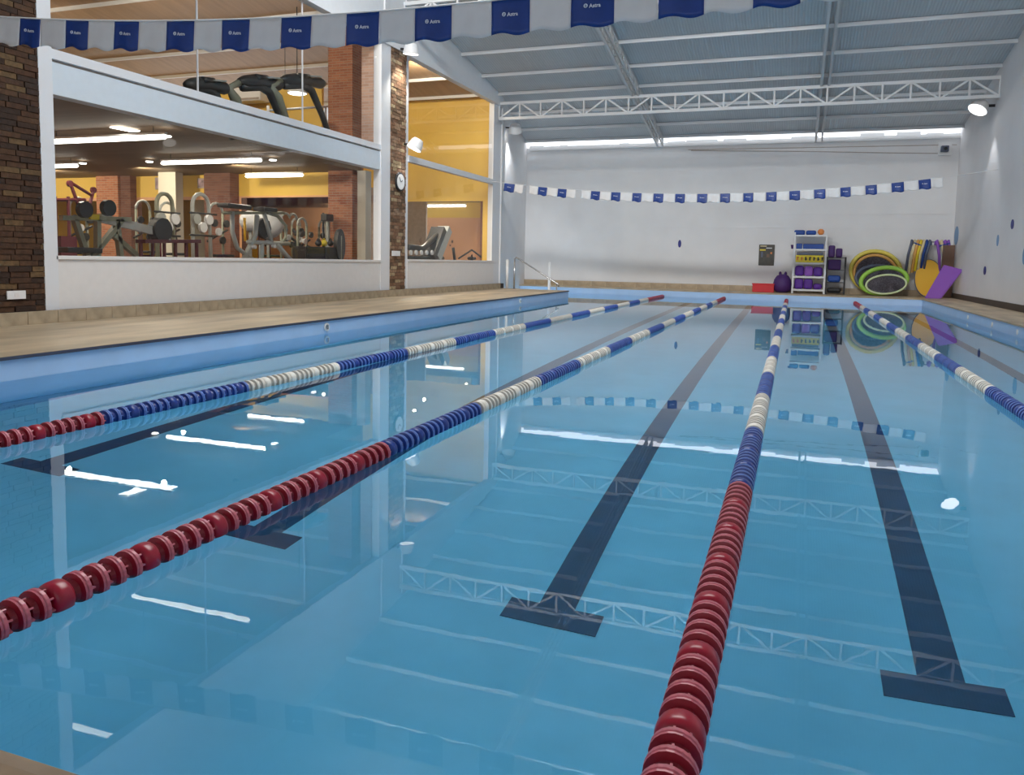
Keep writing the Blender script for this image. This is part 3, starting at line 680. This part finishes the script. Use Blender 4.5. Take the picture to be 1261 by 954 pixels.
T = flood('white floodlight below the truss on the left end wall', (-9.35, 25.9, 5.62), (-.2, .5, -.85), .24); tb(T, 'arm', [(0, 0, .12), (-.35, 0, .16)], .025, black)
spot('floodlight_beam', (-9.40, 26.0, 5.50), (-10.0, 27.6, 2.5), 160, 80)
T = flood('white floodlight below the truss on the right wall', (4.55, 25.3, 5.62), (-.45, -.3, -.8), .26); tb(T, 'arm', [(.05, 0, .1), (.42, 0, .1)], .04, black)
spot('floodlight_beam', (4.45, 25.22, 5.42), (4.9, 25.2, 2.0), 60, 70)
T = flood('white floodlight high on the narrow brick pillar under the flags', (-9.25, 17.88, 6.25), (-.1, .1, -1), .2); tb(T, 'arm', [(0, 0, .1), (-.28, 0, .15)], .03, black)
spot('floodlight_beam', (-9.25, 17.88, 6.12), (-9.55, 17.95, 4.2), 110, 100, (1, .93, .8))
T = thing('wall_clock', 'round wall clock with black rim on the narrow brick pillar', 'clock', (GX+.05, 17.91, 3.12))
bm = B(); lathe(bm, [(.10, -.02), (.235, -.02), (.245, .0), (.235, .03), (.19, .03)], 28, 'X'); obj('rim', fixn(bm), black, T, True)
bm = B(); lathe(bm, [(.02, .02), (.195, .02), (.195, .036)], 28, 'X'); obj('face', fixn(bm), clock_face, T)
for ang, ln in ((60, .10), (-40, .14)):
    bm = B(); a = math.radians(ang); beam(bm, (.041, 0, 0), (.041, ln*math.sin(a), ln*math.cos(a)), .008, .012); obj('hand', fixn(bm), black, T)
def plate(label, loc, sy, sz):
    T = thing('outlet_plate', label, 'outlet', loc); bm = B(); box(bm, (0, -sy/2, -sz/2), (.02, sy/2, sz/2), 0, .004); obj('plate', fixn(bm), lamp_white, T)
    bm = B(); box(bm, (.02, -sy*.12, -sz*.2), (.024, sy*.12, sz*.2)); obj('socket', fixn(bm), panel_white, T)
q = at(19, 363, X=GX+.04); plate('white outlet plate low on the dark brick pillar', (GX+.045, q.y, q.z), .26, .11)
q = at(487, 312, X=GX+.04); plate('white double switch box on the narrow brick pillar below the clock', (GX+.045, q.y, q.z), .42, .13)
T = thing('security_camera', 'small dark camera box in the top right corner of the back wall', 'camera', (4.55, BY-.15, 5.22))
bm = B(); box(bm, (-.13, -.1, -.1), (.1, .1, .1), 0, .02); obj('body', fixn(bm), slate, T); bm = B(); box(bm, (-.2, .05, -.2), (.2, .15, .22)); obj('mount', fixn(bm), lamp_white, T)
bm = B(); lathe(bm, [(.05, -.14), (.06, -.1)], 12, 'Y'); obj('lens', fixn(bm), black, T)
# thin cable strung along the back wall
bm = B(); tube(bm, [(-3.9, BY-.05, 5.42), (0, BY-.05, 5.28), (3.0, BY-.05, 5.14), (4.5, BY-.05, 5.08)], .012, 6); tag(obj('wall_cable', bm, steelwall), 'thin grey cable drooping along the top of the back wall', 'cable')
bm = B(); tube(bm, [(-4.0, BY-.05, 5.45), (WX-.1, BY-.05, 5.36)], .012, 6); tag(obj('wall_cable', bm, steelwall), 'straight thin conduit just under the bright slot', 'cable')
# wall decals
def decal(label, c, ry, rz, plane, m_):
    bm = B(); lathe(bm, [(.5, 0), (1, .002), (1, .012)], 20, 'X' if plane == 'X' else 'Y')
    bmesh.ops.scale(bm, verts=bm.verts, vec=(-1, ry, rz) if plane == 'X' else (ry, -1, rz)); o = obj('wall_decal', fixn(bm), m_); o.location = c; tag(o, label, 'decal', 'oval drops on the walls')
q = at(837, 300, Y=BY); decal('navy oval on the back wall left of the poster', (q.x, BY, q.z), .06, .145, 'Y', decal_blue)
for p, ry, rz, mm, lb in (((1178, 290), .34, .31, decal_sky, 'large blue oval on the right wall beside the corner'), ((1247, 276), .14, .12, decal_blue, 'dark violet oval high on the right wall'), ((1229, 296), .11, .15, decal_sky, 'pale blue thin oval on the right wall'), ((1213, 333), .15, .12, decal_blue, 'dark blue oval low on the right wall'), ((1262, 315), .16, .20, decal_sky, 'blue oval cut by the right edge of the photo')):
    q = at(*p, X=WX); decal(lb, (WX, q.y, q.z), ry, rz, 'X', mm)
# wall poster
q0, q1 = at(935, 301, Y=BY-.02), at(953, 327, Y=BY-.02); T = thing('wall_poster', 'dark poster with small coloured lines on the back wall', 'poster', ((q0.x+q1.x)/2, BY-.02, q1.z))
W_, H_ = q1.x-q0.x, q0.z-q1.z
bm = B(); box(bm, (-W_/2, -.02, 0), (W_/2, .015, H_), 0, .01); obj('board', fixn(bm), mat('poster_ink', (.045, .04, .03), .4, noise=.4, nscale=8), T)
for (x, z, wd, hh, mm) in ((-.12, .69, .22, .03, cream), (.08, .62, .2, .03, white_cloth), (-.14, .54, .2, .05, yellow_foam), (.16, .42, .06, .07, orange_ball), (.05, .3, .1, .12, brown_board), (-.16, .3, .06, .2, slate)):
    bm = B(); box(bm, (x-wd/2, -.024, z), (x+wd/2, -.02, z+hh)); obj('printed_patch', fixn(bm), mm, T)

# eyelets / inlets in pool walls
for (x, y) in ((400, 411), (645, 375)):
    q = at(x, y, X=leftX(12)); lx = leftX(q.y); T = thing('rope_anchor', 'white ring anchor on the left pool wall' + (' nearer the camera' if x == 400 else ' near the handrail'), 'anchor', (lx+.005, q.y, .1))
    bm = B(); tube(bm, [(.01, .055*math.cos(a), .055*math.sin(a)) for a in [i*PI/8 for i in range(16)]], .014, 6, 0, True); obj('ring', bm, lamp_white, T)
    bm = B(); box(bm, (0, -.02, -.03), (.03, .02, .03)); obj('hook', bm, steel, T)
for (x, y), lb in (((1192, 397), 'small white inlet on the right pool wall, farthest'), ((1222, 405), 'white inlet on the right pool wall, middle one'), ((1253, 418), 'white inlet on the right pool wall, nearest')):
    q = at(x, y, X=XR); bm = B(); lathe(bm, [(.05, -.02), (.05, -.005), (.02, .0)], 12, 'X'); o = obj('water_inlet', fixn(bm), lamp_white); o.location = (XR, q.y, .09); tag(o, lb, 'inlet')

# ---------------------------------------------------------------- lane markings on the floor
def marking(label, xn, xf, y0, y1, wd, tw, tl, ty=None):
    T = thing('lane_marking', label, 'marking', (xn, y0, -DEEP), 0, None)
    bm = B(); prism(bm, [(-wd/2, tl), (wd/2, tl), (xf-xn+wd/2, y1-y0), (xf-xn-wd/2, y1-y0)], -.002, .006); obj('stripe', fixn(bm), mark_m, T)
    bm = B(); prism(bm, [(-tw/2, 0), (tw/2, 0), (tw/2, tl), (-tw/2, tl)], -.002, .006); obj('cross_bar', fixn(bm), mark_m, T)
marking('dark blue T marking in the lane next to the left pool wall', -5.08, -5.2, 3.99, 26, .2, .57, .17)
marking('dark blue T marking between the two left ropes', -2.98, -3.2, 3.74, 26, .2, .5, .17)
marking('dark blue T marking in the middle of the pool floor', -1.085, -1.28, 3.61, 26, .19, .50, .18)
marking('dark blue T marking between the two right ropes', .69, .86, 3.59, 26, .19, .49, .18)
marking('dark blue T marking in the lane by the right wall', 2.75, 2.9, 3.6, 26, .19, .49, .18)

# ---------------------------------------------------------------- lane ropes
def disc_mesh(dm, lm, seg=22):
    bm = B(); r = .064
    lathe(bm, [(.022, .0), (.040, .002), (.046, .020), (r, .024), (r+.001, .030), (r-.003, .034), (r+.001, .038), (r+.001, .050), (r-.006, .054), (.040, .057), (.022, .072)], seg, 'Y',
          mis=[0, 0, 0, 1, 1, 1, 1, 1, 0, 0])
    for k in range(8):
        a = 2*PI*k/8; c, s = math.cos(a), math.sin(a); u = Vector((c, 0, s)); v = Vector((-s, 0, c))*.003
        ps = [u*.03+Vector((0, .05, 0)), u*.055+Vector((0, .052, 0)), u*.055+Vector((0, .072, 0)), u*.03+Vector((0, .074, 0))]
        A = [bm.verts.new(p+v) for p in ps]; Bv = [bm.verts.new(p-v) for p in ps]
        bm.faces.new(A).material_index = 1; bm.faces.new(Bv[::-1]).material_index = 1
        for i in range(4): bm.faces.new((A[i], A[(i+1) % 4], Bv[(i+1) % 4], Bv[i])).material_index = 1
    fixn(bm); me = bpy.data.meshes.new('float_disc'); bm.to_mesh(me); bm.free()
    me.materials.append(dm); me.materials.append(lm)
    return me
def drum_mesh(dm, seg=22):
    bm = B(); lathe(bm, [(.02, .0), (.048, .003), (.061, .014), (.064, .03), (.064, .056), (.061, .068), (.05, .078), (.02, .081)], seg, 'Y'); fixn(bm)
    me = bpy.data.meshes.new('float_drum'); bm.to_mesh(me); bm.free(); me.materials.append(dm)
    for p in me.polygons: p.use_smooth = True
    return me
KINDS = {'r': (disc_mesh(red_dd, red_l), drum_mesh(red_d)), 'b': (disc_mesh(blu_d, blu_l), drum_mesh(blu_d)), 'w': (disc_mesh(whi_d, whi_l), drum_mesh(whi_l))}
def low_block(parent, n, kind, loc, rotz):
    """a far colour section, discs too small to tell apart: one part"""
    bm = B(); y = 0
    dm, lm = {'r': (red_d, red_l), 'b': (blu_d, blu_l), 'w': (whi_d, whi_l)}[kind]
    for k in range(n):
        lathe(bm, [(.03, y), (.054, y+.012), (.064, y+.024), (.064, y+.05), (.05, y+.056), (.03, y+.072)], 12, 'Y', mis=[0, 0, 1, 0, 0]); y += .0755
    o = obj('float_section', fixn(bm), [dm, lm], parent); o.location = loc; o.rotation_euler = (0, 0, rotz); o['kind'] = 'stuff'
def rope(label, x0, x1, y0, ynear, yfar_ind, y1):
    T = thing('lane_rope', label, 'lane rope', (x0, y0, .022), 0, None)
    ang = -math.atan2(x1-x0, 25)
    L = 26.7-y0
    d = Vector((x1-x0, 25, 0)).normalized()
    b = B(); tube(b, [Vector((0, 0, 0)), d*(farY(x1)-y0-.02)], .007, 6); obj('cable', b, steel, T)
    s = 0; k = 0
    def kind(y):
        if y < 4.13: return 'r'
        if y > 25.0: return 'r'
        return 'bw'[int((y-4.13)/1.493) % 2]
    while y0+s < y1:
        y = y0+s; kd = kind(y+.03)
        if ynear <= y <= yfar_ind:
            isd = (k % 5 == 0)
            me = KINDS[kd][1 if isd else 0]; p = d*s
            o = bpy.data.objects.new('float_drum' if isd else 'float_disc', me); COL.objects.link(o); o.parent = T; o.location = p; o.rotation_euler = (0, random.uniform(0, 6), ang)
            o.rotation_mode = 'XYZ'; o.rotation_euler = (0, random.uniform(-.4, .4), ang)
            s += .0845 if isd else .0745; k += 1
        else:
            n = 0
            while y0+s < y1 and kind(y0+s+n*.0755+.03) == kd and n < 40 and not (ynear <= y0+s+n*.0755 <= yfar_ind): n += 1
            n = max(n, 1); low_block(T, n, kd, d*s, ang); s += n*.0755; k = 0
    # end clasp
    b = B(); lathe(b, [(.01, 0), (.02, .02), (.02, .14), (.01, .16)], 8, 'Y', d*s); obj('clasp', fixn(b), steel, T)
rope('lane rope nearest the left deck, red at its near end', -4.57, -4.42, NY+.03, 3.2, 13.1, 26.6)
rope('second lane rope from the left deck, crossing the photo from its left edge', -2.315, -2.29, NY+.03, 1.0, 13.1, 26.6)
rope('lane rope running almost straight away from the bottom of the photo', -.215, -.24, NY+.03, 1.0, 16.1, 26.6)
rope('lane rope nearest the right wall', 1.81, 1.88, NY+.03, 7.0, 16.1, 26.2)

# ---------------------------------------------------------------- flag lines
_txt = {}
def text_mesh(s, size):
    cu = bpy.data.curves.new('lettering', 'FONT'); cu.body = s; cu.size = size; cu.align_x = 'CENTER'; cu.extrude = .0008; cu.offset = size*.02; cu.resolution_u = 2
    o = bpy.data.objects.new('tmp', cu); COL.objects.link(o); bpy.context.view_layer.update()
    me = bpy.data.meshes.new_from_object(o.evaluated_get(bpy.context.evaluated_depsgraph_get())); bpy.data.objects.remove(o)
    me.materials.clear(); me.materials.append(text_m); return me
logo = text_mesh('Astra', .05)
def ring_mesh():
    bm = B(); tube(bm, [(.016*math.cos(a), .016*math.sin(a), 0) for a in [i*PI/6 for i in range(12)]], .0045, 5, 0, True)
    tube(bm, [(-.014, 0, 0), (.014, 0, 0)], .003, 4)
    me = bpy.data.meshes.new('emblem'); bm.to_mesh(me); bm.free(); me.materials.append(text_m); return me
emb = ring_mesh()
def flagmesh(bw, hh, cmat, sway=0, amp=.018, taper=0):
    bm = B(); n = 14; rows = 7; th = .002
    g = []
    for j in range(rows+1):
        t = j/rows; L = []
        for i in range(n+1):
            u = i/n; x = bw*u; zb = -hh + amp*math.sin((u+.02)*2*PI)
            z = t*zb; x += sway*t*t*.02*math.sin(u*PI); y = .012*t*math.sin(u*2*PI+sway)
            L.append((x-taper*t*(u-.5), y, z))
        g.append(L)
    vf = [[bm.verts.new((p[0], p[1]-th/2, p[2])) for p in L] for L in g]; vb = [[bm.verts.new((p[0], p[1]+th/2, p[2])) for p in L] for L in g]
    for j in range(rows):
        for i in range(n):
            bm.faces.new((vf[j][i], vf[j][i+1], vf[j+1][i+1], vf[j+1][i])); bm.faces.new((vb[j][i], vb[j+1][i], vb[j+1][i+1], vb[j][i+1]))
    for i in range(n):
        bm.faces.new((vf[rows][i], vf[rows][i+1], vb[rows][i+1], vb[rows][i])); bm.faces.new((vf[0][i], vb[0][i], vb[0][i+1], vf[0][i+1]))
    for j in range(rows):
        bm.faces.new((vf[j][0], vf[j+1][0], vb[j+1][0], vb[j][0])); bm.faces.new((vf[j][n], vb[j][n], vb[j+1][n], vf[j+1][n]))
    fixn(bm); me = bpy.data.meshes.new('flag'); bm.to_mesh(me); bm.free(); me.materials.append(cmat)
    for p in me.polygons: p.use_smooth = True
    return me
def flagline(label, spec, y_of, z_of, x_start, x_end, hh):
    base = Vector((x_start, y_of(x_start), z_of(x_start))); T = thing('flag_line', label, 'pennants', base)
    pts = []; n = 30
    for i in range(n+1):
        x = x_start+(x_end-x_start)*i/n; pts.append(Vector((x, y_of(x), z_of(x)))-base)
    b = B(); tube(b, pts, .008, 6); obj('cord', b, truss_white, T)
    for (x0, x1, c) in spec:
        me = flagmesh(x1-x0, hh, blue_cloth if c else white_cloth, random.uniform(-1, 1), hh*.065)
        o = bpy.data.objects.new('blue_flag' if c else 'white_flag', me); COL.objects.link(o); o.parent = T
        z0, z1 = z_of(x0), z_of(x1); yy0, yy1 = y_of(x0), y_of(x1)
        o.location = Vector((x0, yy0, z0))-base; o.rotation_euler = (random.uniform(-.04, .04), -math.atan2(z1-z0, x1-x0), math.atan2(yy1-yy0, x1-x0))
        if c:
            for me2, dx, sc in ((logo, .02, 1), (emb, -.052, 1)):
                t = bpy.data.objects.new('lettering' if me2 is logo else 'emblem', me2); COL.objects.link(t); t.parent = o
                k_ = hh/.27; t.location = ((x1-x0)/2+dx*k_, -.010, -hh*.5+(.0 if me2 is logo else .017)*k_); t.rotation_euler = (PI/2, 0, 0); t.scale = (k_*.8, k_*.8, 1)
near = [-7.448, -7.171, -6.837, -6.543, -6.216, -5.918, -5.589, -5.27, -4.961, -4.659, -4.325, -4.016, -3.67, -3.358, -3.026, -2.698, -2.354, -2.035, -1.703, -1.369, -1.043, -0.715, -0.379, -0.065]
x = -.065
while x < 4.2: near += [x+.33, x+.66]; x += .66
near = sorted(set(round(v, 3) for v in near)); spec = [(-8.09, -7.77, 1), (-7.77, -7.448, 0)]
for i in range(len(near)-1): spec.append((near[i], near[i+1], 1-(i % 2)))
flagline('large blue and white flag line hanging across the top of the photo', spec, lambda x: 5.92, lambda x: 3.235+.0125*(x+2.6)**2*(1 if x < -2.6 else .5), -9.55, 4.95, .27)
far_b = [(-9.1, -8.74), (-7.93, -7.63), (-7.27, -6.98), (-6.18, -5.89), (-5.53, -5.24), (-4.86, -4.58), (-4.21, -3.91), (-3.55, -3.26), (-2.89, -2.6), (-2.22, -1.94), (-1.56, -1.28), (-.92, -.63), (-0.28, 0.01), (0.39, 0.69), (1.08, 1.35), (1.73, 2.02), (2.39, 2.7), (3.06, 3.36)]
spec = []
for i, (a, b) in enumerate(far_b):
    spec.append((a, b, 1)); nx = far_b[i+1][0] if i+1 < len(far_b) else b+.3
    if nx-b < .5: spec.append((b+.01, nx-.01, 0))
    else: spec += [(b+.01, b+.3, 0), (nx-.3, nx-.01, 0)]
flagline('small blue and white flag line hanging in front of the back wall', spec, lambda x: 24.3, lambda x: 3.30+.0098*(x+2.6)**2, -9.6, 4.95, .27)

# ---------------------------------------------------------------- handrail and posts
T = thing('pool_handrail', 'stainless handrail sloping down at the far end of the left deck', 'handrail', (-8.95, 25.0, D))
tb(T, 'post', [(0, 0, 0), (0, 0, 1.03)], .028, steel); tb(T, 'rail', [(0, 0, 1.0), (.05, 0, 1.06), (.18, .0, 1.0), (1.55, .0, .2), (1.58, .0, .12)], .026, steel); tb(T, 'low_post', [(1.5, 0, -.5), (1.5, 0, .2)], .022, steel)
bm = B(); lathe(bm, [(.06, 0), (.06, .012), (.03, .02)], 14); obj('base_flange', fixn(bm), steel, T)
for (x, y, z1, lb) in ((-9.3, 25.25, .95, 'white post beside the gym wall, left of the handrail'), (-8.45, 27.4, .88, 'white post behind the handrail')):
    q = thing('white_post', lb, 'post', (x, y, D if y < 25.4 else -DEEP)); zz = z1 if y < 25.4 else z1+DEEP+D
    tb(q, 'shaft', [(0, 0, 0), (0, 0, zz)], .05, lamp_white, 12); bm = B(); lathe(bm, [(.055, zz), (.05, zz+.03), (.01, zz+.045)], 12); obj('cap', fixn(bm), lamp_white, q)

# ---------------------------------------------------------------- back deck equipment
SY = 29.6
def bq(px, py, Y=SY): return at(px, py, Y=Y)
# white shelf
x0, x1 = -.08, .96; T = thing('storage_shelf', 'tall white five tier shelf of swim gear at the back wall', 'shelf', ((x0+x1)/2, SY, D)); hw = (x1-x0)/2
tiers = [.12, .58, 1.06, 1.53, 2.02]
top = 2.14
for sx in (-1, 1):
    for sy in (-1, 1):
        bm = B(); box(bm, (sx*hw-.028, sy*.2-.028, 0), (sx*hw+.028, sy*.2+.028, top)); obj('upright', fixn(bm), truss_white, T)
for z in tiers+[]:
    bm = B(); box(bm, (-hw, -.22, z-.035), (hw, .22, z+.03), 0, .006); obj('shelf_board', fixn(bm), truss_white, T)
def item(name, label, cat, x, z, fn, g=None, y=SY):
    T = thing(name, label, cat, (x, y, z), 0, g); fn(T); return T
def blockfn(w_, d_, h_, m_, bev=.03):
    def f(T):
        bm = B(); box(bm, (-w_/2, -d_/2, 0), (w_/2, d_/2, h_), 0, bev); obj('body', fixn(bm), m_, T)
    return f
def solo(name, label, cat, x, z, w_, d_, h_, m_, bev=.03, g=None, y=SY):
    bm = B(); box(bm, (-w_/2, -d_/2, 0), (w_/2, d_/2, h_), 0, bev); o = obj(name, fixn(bm), m_); o.location = (x, y, z); tag(o, label, cat, g); return o
cx = (x0+x1)/2
zt = [D+t+.03 for t in tiers]
solo('kickboard_stack', 'blue foam boards heaped on the top shelf, left', 'float', cx-.37, zt[4]+.06-.06, .36, .3, .17, blue_foam, .05)
solo('kickboard_stack', 'blue foam boards heaped on the top shelf, beside the orange ball', 'float', cx+.01, zt[4], .34, .3, .16, blue_foam, .06)
bm = B(); bmesh.ops.create_uvsphere(bm, u_segments=16, v_segments=10, radius=.11); o = obj('play_ball', bm, orange_ball, None, True); o.location = (cx+.33, SY, zt[4]+.11); tag(o, 'orange ball on the top shelf', 'ball')
solo('storage_bin', 'small navy bin on the upper tier, left', 'bin', cx-.36, zt[3], .2, .3, .19, blue_foam, .02)
solo('storage_bin', 'long blue bin on the upper tier of the white shelf', 'bin', cx+.11, zt[3], .68, .3, .18, blue_foam, .02)
T2 = thing('letter_crate', 'yellow crate with dark letters on the middle tier', 'crate', (cx, SY, zt[2])); bm = B(); box(bm, (-.46, -.2, 0), (.46, .16, .25), 0, .02); obj('crate', fixn(bm), yellow_foam, T2)
for k in range(7):
    bm = B(); xx = -.42+.135*k; box(bm, (xx, -.215, .07), (xx+.05, -.2, .19)); box(bm, (xx, -.215, .16-.03*(k % 3)), (xx+.075, -.2, .19-.03*(k % 3))); obj('dark_letter', fixn(bm), black if k > 1 else orange_ball, T2)
solo('storage_bin', 'slate blue tray standing behind the yellow crate', 'bin', cx, zt[2]+.25, .88, .3, .10, slate, .02)
for k in range(3):
    solo('pull_buoy_bag', ['left', 'middle', 'right'][k]+' violet blue float bundle on the second lowest tier', 'float', cx-.31+.305*k, zt[1], .30, .34, .37-.02*k, purple if k != 1 else purple_l, .08)
    solo('pull_buoy_bag', ['left', 'middle', 'right small'][k]+' violet blue float bundle on the lowest tier', 'float', cx-.31+.31*k, zt[0], .30, .34, (.38, .37, .20)[k], purple, .08)
for z, lb in ((zt[3]+.0, 'dark cup hanging outside the white shelf, upper left'),):
    bm = B(); lathe(bm, [(.05, 0), (.075, .14), (.06, .14)], 12); o = obj('plastic_cup', fixn(bm), purple_d); o.location = (x0-.05, SY-.1, z+.0); tag(o, lb, 'cup')
# black rack
bx0, bx1 = 1.03, 1.62; T = thing('wire_rack', 'low black rack right of the white shelf', 'shelf', ((bx0+bx1)/2, SY+.05, D)); hw = (bx1-bx0)/2
for sx in (-1, 1):
    for sy in (-1, 1):
        bm = B(); box(bm, (sx*hw-.018, sy*.2-.018, 0), (sx*hw+.018, sy*.2+.018, 1.3)); obj('upright', fixn(bm), black, T)
for z in (.06, .42, .85, 1.28):
    bm = B(); box(bm, (-hw, -.21, z-.02), (hw, .21, z)); obj('rack_shelf', fixn(bm), black, T)
cx2 = (bx0+bx1)/2; yb = SY+.05
solo('foam_board', 'purple foam board upright on top of the black rack, left', 'float', cx2-.17, D+1.28, .22, .12, .42, purple_d, .05, y=yb)
solo('foam_board', 'purple foam board upright on top of the black rack, right', 'float', cx2+.07, D+1.28, .22, .12, .32, purple_d, .05, y=yb)
solo('foam_bundle', 'dark purple bundle on the upper tier of the black rack', 'float', cx2-.06, D+.85, .42, .3, .36, purple_d, .04, y=yb)
solo('foam_bundle', 'navy bundle on the middle tier of the black rack', 'float', cx2-.05, D+.42, .42, .3, .24, blue_foam, .07, y=yb)
solo('swim_fins', 'black heap of fins at the bottom of the black rack', 'fins', cx2-.03, D+.06, .46, .3, .16, black, .07, y=yb)
# red box and purple ball basket
a, b = bq(927, 348.5), bq(953, 360); T = thing('red_crate', 'flat red plastic crate on the floor below the poster', 'crate', ((a.x+b.x)/2, SY, D))
w_ = (b.x-a.x)/2; bm = B(); box(bm, (-w_, -.2, 0), (w_, .2, .30), 0, .015); obj('crate', fixn(bm), red_plastic, T)
bm = B(); box(bm, (-w_-.02, -.22, .27), (w_+.02, .22, .31), 0, .01); obj('rim', fixn(bm), red_plastic, T)
T = thing('net_bag', 'round dark purple net bag of balls beside the white shelf', 'bag', (-.42, SY, D))
bm = B(); lathe(bm, [(.18, 0), (.29, .1), (.32, .28), (.29, .46), (.2, .60), (.08, .66)], 20); obj('bag', fixn(bm), purple_d, T, True)
for s in (-.09, .09):
    bm = B(); lathe(bm, [(.045, .6), (.05, .7), (.02, .75)], 10, 'Z', (s, 0, 0)); obj('knot', fixn(bm), purple_d, T)
# hoops pile
def ell(cx_, cz_, rx, rz, rot=0, n=28, y=0):
    P_ = []
    for i in range(n):
        a = 2*PI*i/n; x_, z_ = rx*math.cos(a), rz*math.sin(a)
        P_.append((cx_+x_*math.cos(rot)-z_*math.sin(rot), y, cz_+x_*math.sin(rot)+z_*math.cos(rot)))
    return P_
def floatring(label, c, rx, rz, rot, rt, m1, mesh_m, tilt=.25, y=SY):
    T = thing('net_ring_float', label, 'float', (c[0], y, c[1]))
    bm = B(); tube(bm, ell(0, 0, rx, rz, rot), rt, 8, 0, True); o = obj('ring', bm, m1, T, True)
    bm = B(); n = 28; P_ = ell(0, 0, rx*.94, rz*.94, rot, n, .01); bm.faces.new([bm.verts.new(p) for p in P_]); bmesh.ops.solidify(bm, geom=bm.faces[:], thickness=.008); o2 = obj('net', fixn(bm), mesh_m, T)
    for o_ in (o, o2): o_.rotation_euler = (-tilt, 0, 0)
net_m = mat('grey_net', (.14, .13, .16), .8, noise=.5, nscale=25)
floatring('yellow ringed pool float at the back of the round heap', (2.62, D+.82), .80, .70, -.25, .075, mat('yellow_rim', (.72, .60, .10), .5), net_m, .10, SY+.36)
floatring('orange ringed pool float in the round heap', (2.60, D+.76), .68, .62, -.3, .05, orange_rim, net_m, .10, SY+.18)
floatring('dark slate ringed pool float in the round heap', (2.72, D+.56), .74, .46, -.1, .06, slate, net_m, .10, SY+.0)
floatring('green ringed pool float across the front of the heap', (2.84, D+.52), .72, .44, .16, .075, green_foam, net_m, .10, SY-.20)
floatring('pale green rimmed float at the front bottom of the heap', (2.90, D+.40), .62, .32, .10, .035, pale_green, net_m, .08, SY-.38)
# noodles rack and boards on the right
T = thing('noodle_rack', 'wall rack bar holding the hanging foam noodles', 'rack', (4.2, SY+.3, D+1.86))
tb(T, 'bar', [(-.5, 0, 0), (.45, 0, 0)], .02, steel)
for k, (dx, mm, ln, lb) in enumerate(((-.50, slate, 1.0, 'dark slate'), (-.40, cream, 1.1, 'cream'), (-.31, orange_rim, 1.05, 'tan'), (-.22, yellow_foam, 1.0, 'yellow'), (-.13, cream, .95, 'second cream'), (-.04, blue_foam, .9, 'blue'), (.05, slate, .92, 'grey'), (.20, purple_l, 1.0, 'violet'), (.33, cream, .9, 'pale'), (.44, purple_l, 1.2, 'second violet'), (.54, purple_l, 1.1, 'third violet'))):
    b = B(); sgn = -.18 if k < 7 else .16
    pts = [(dx*1.0, -.02, -.1), (dx, -.06, 0.0), (dx+.03*(1 if k > 6 else -1), -.09, .04), (dx+sgn*.25, -.13, -.05), (dx+sgn*.7, -.15, -ln*.45), (dx+sgn*.95, -.16, -ln)]
    tube(b, pts, .045, 8); o = obj('foam_noodle', b, mm, None, True); o.location = (4.2, SY+.25, D+1.86); tag(o, lb+' foam noodle hanging on the rack in the right corner', 'noodle', 'noodles in the right corner')
for (a, b_, lb) in ((Vector((3.72, 0, 2.05)), Vector((3.95, 0, 1.96)), 'navy rod sticking out left above the noodles'), (Vector((4.5, 0, 1.95)), Vector((4.8, 0, 2.04)), 'navy rod sticking out right above the noodles')):
    bb_ = B(); tube(bb_, [a, b_], .03, 8); o = obj('foam_rod', bb_, blue_foam); o.location = (0, SY+.1, 0); tag(o, lb, 'noodle')
# amber rounded mat
T = thing('rounded_mat', 'amber oval mat with dark edge leaning under the noodles', 'mat', (4.22, SY-.02, D+.02))
bm = B(); P_ = ell(0, .62, .40, .62, .0, 26)
A = [bm.verts.new((p[0], -.03, p[2])) for p in P_]; Bv = [bm.verts.new((p[0], .03, p[2])) for p in P_]; bm.faces.new(A); bm.faces.new(Bv[::-1])
for i in range(26): bm.faces.new((A[i], A[(i+1) % 26], Bv[(i+1) % 26], Bv[i]))
o = obj('mat_body', fixn(bm), amber_foam, T); o.rotation_euler = (-.12, 0, 0)
bm = B(); tube(bm, P_, .03, 6, 0, True); o = obj('edging', bm, slate, T); o.rotation_euler = (-.12, 0, 0)
# violet mat leaning
T = thing('violet_mat', 'violet rectangular foam mat leaning in the right corner', 'mat', (4.45, 28.4, D+.0))
bm = B(); pp = [at(1138, 368, Y=28.35), at(1158, 371, Y=28.35), at(1186, 332, Y=28.5), at(1162, 326, Y=28.5)]
pp = [p-Vector(T.location) for p in pp]
pp[0].z = max(pp[0].z, 0); pp[1].z = 0
A = [bm.verts.new(p) for p in pp]; Bv = [bm.verts.new(p+Vector((.03, .06, 0))) for p in pp]; bm.faces.new(A); bm.faces.new(Bv[::-1])
for i in range(4): bm.faces.new((A[i], A[(i+1) % 4], Bv[(i+1) % 4], Bv[i]))
bmesh.ops.bevel(bm, geom=bm.edges[:], offset=.02, segments=2, affect='EDGES'); obj('mat_body', fixn(bm), purple_l, T)
bm = B(); box(bm, (4.60, SY+.05, D), (4.96, SY+.12, D+1.75), 0, .01); tag(obj('brown_board', fixn(bm), brown_board), 'tall dark brown board leaning in the right corner behind the mats', 'board')
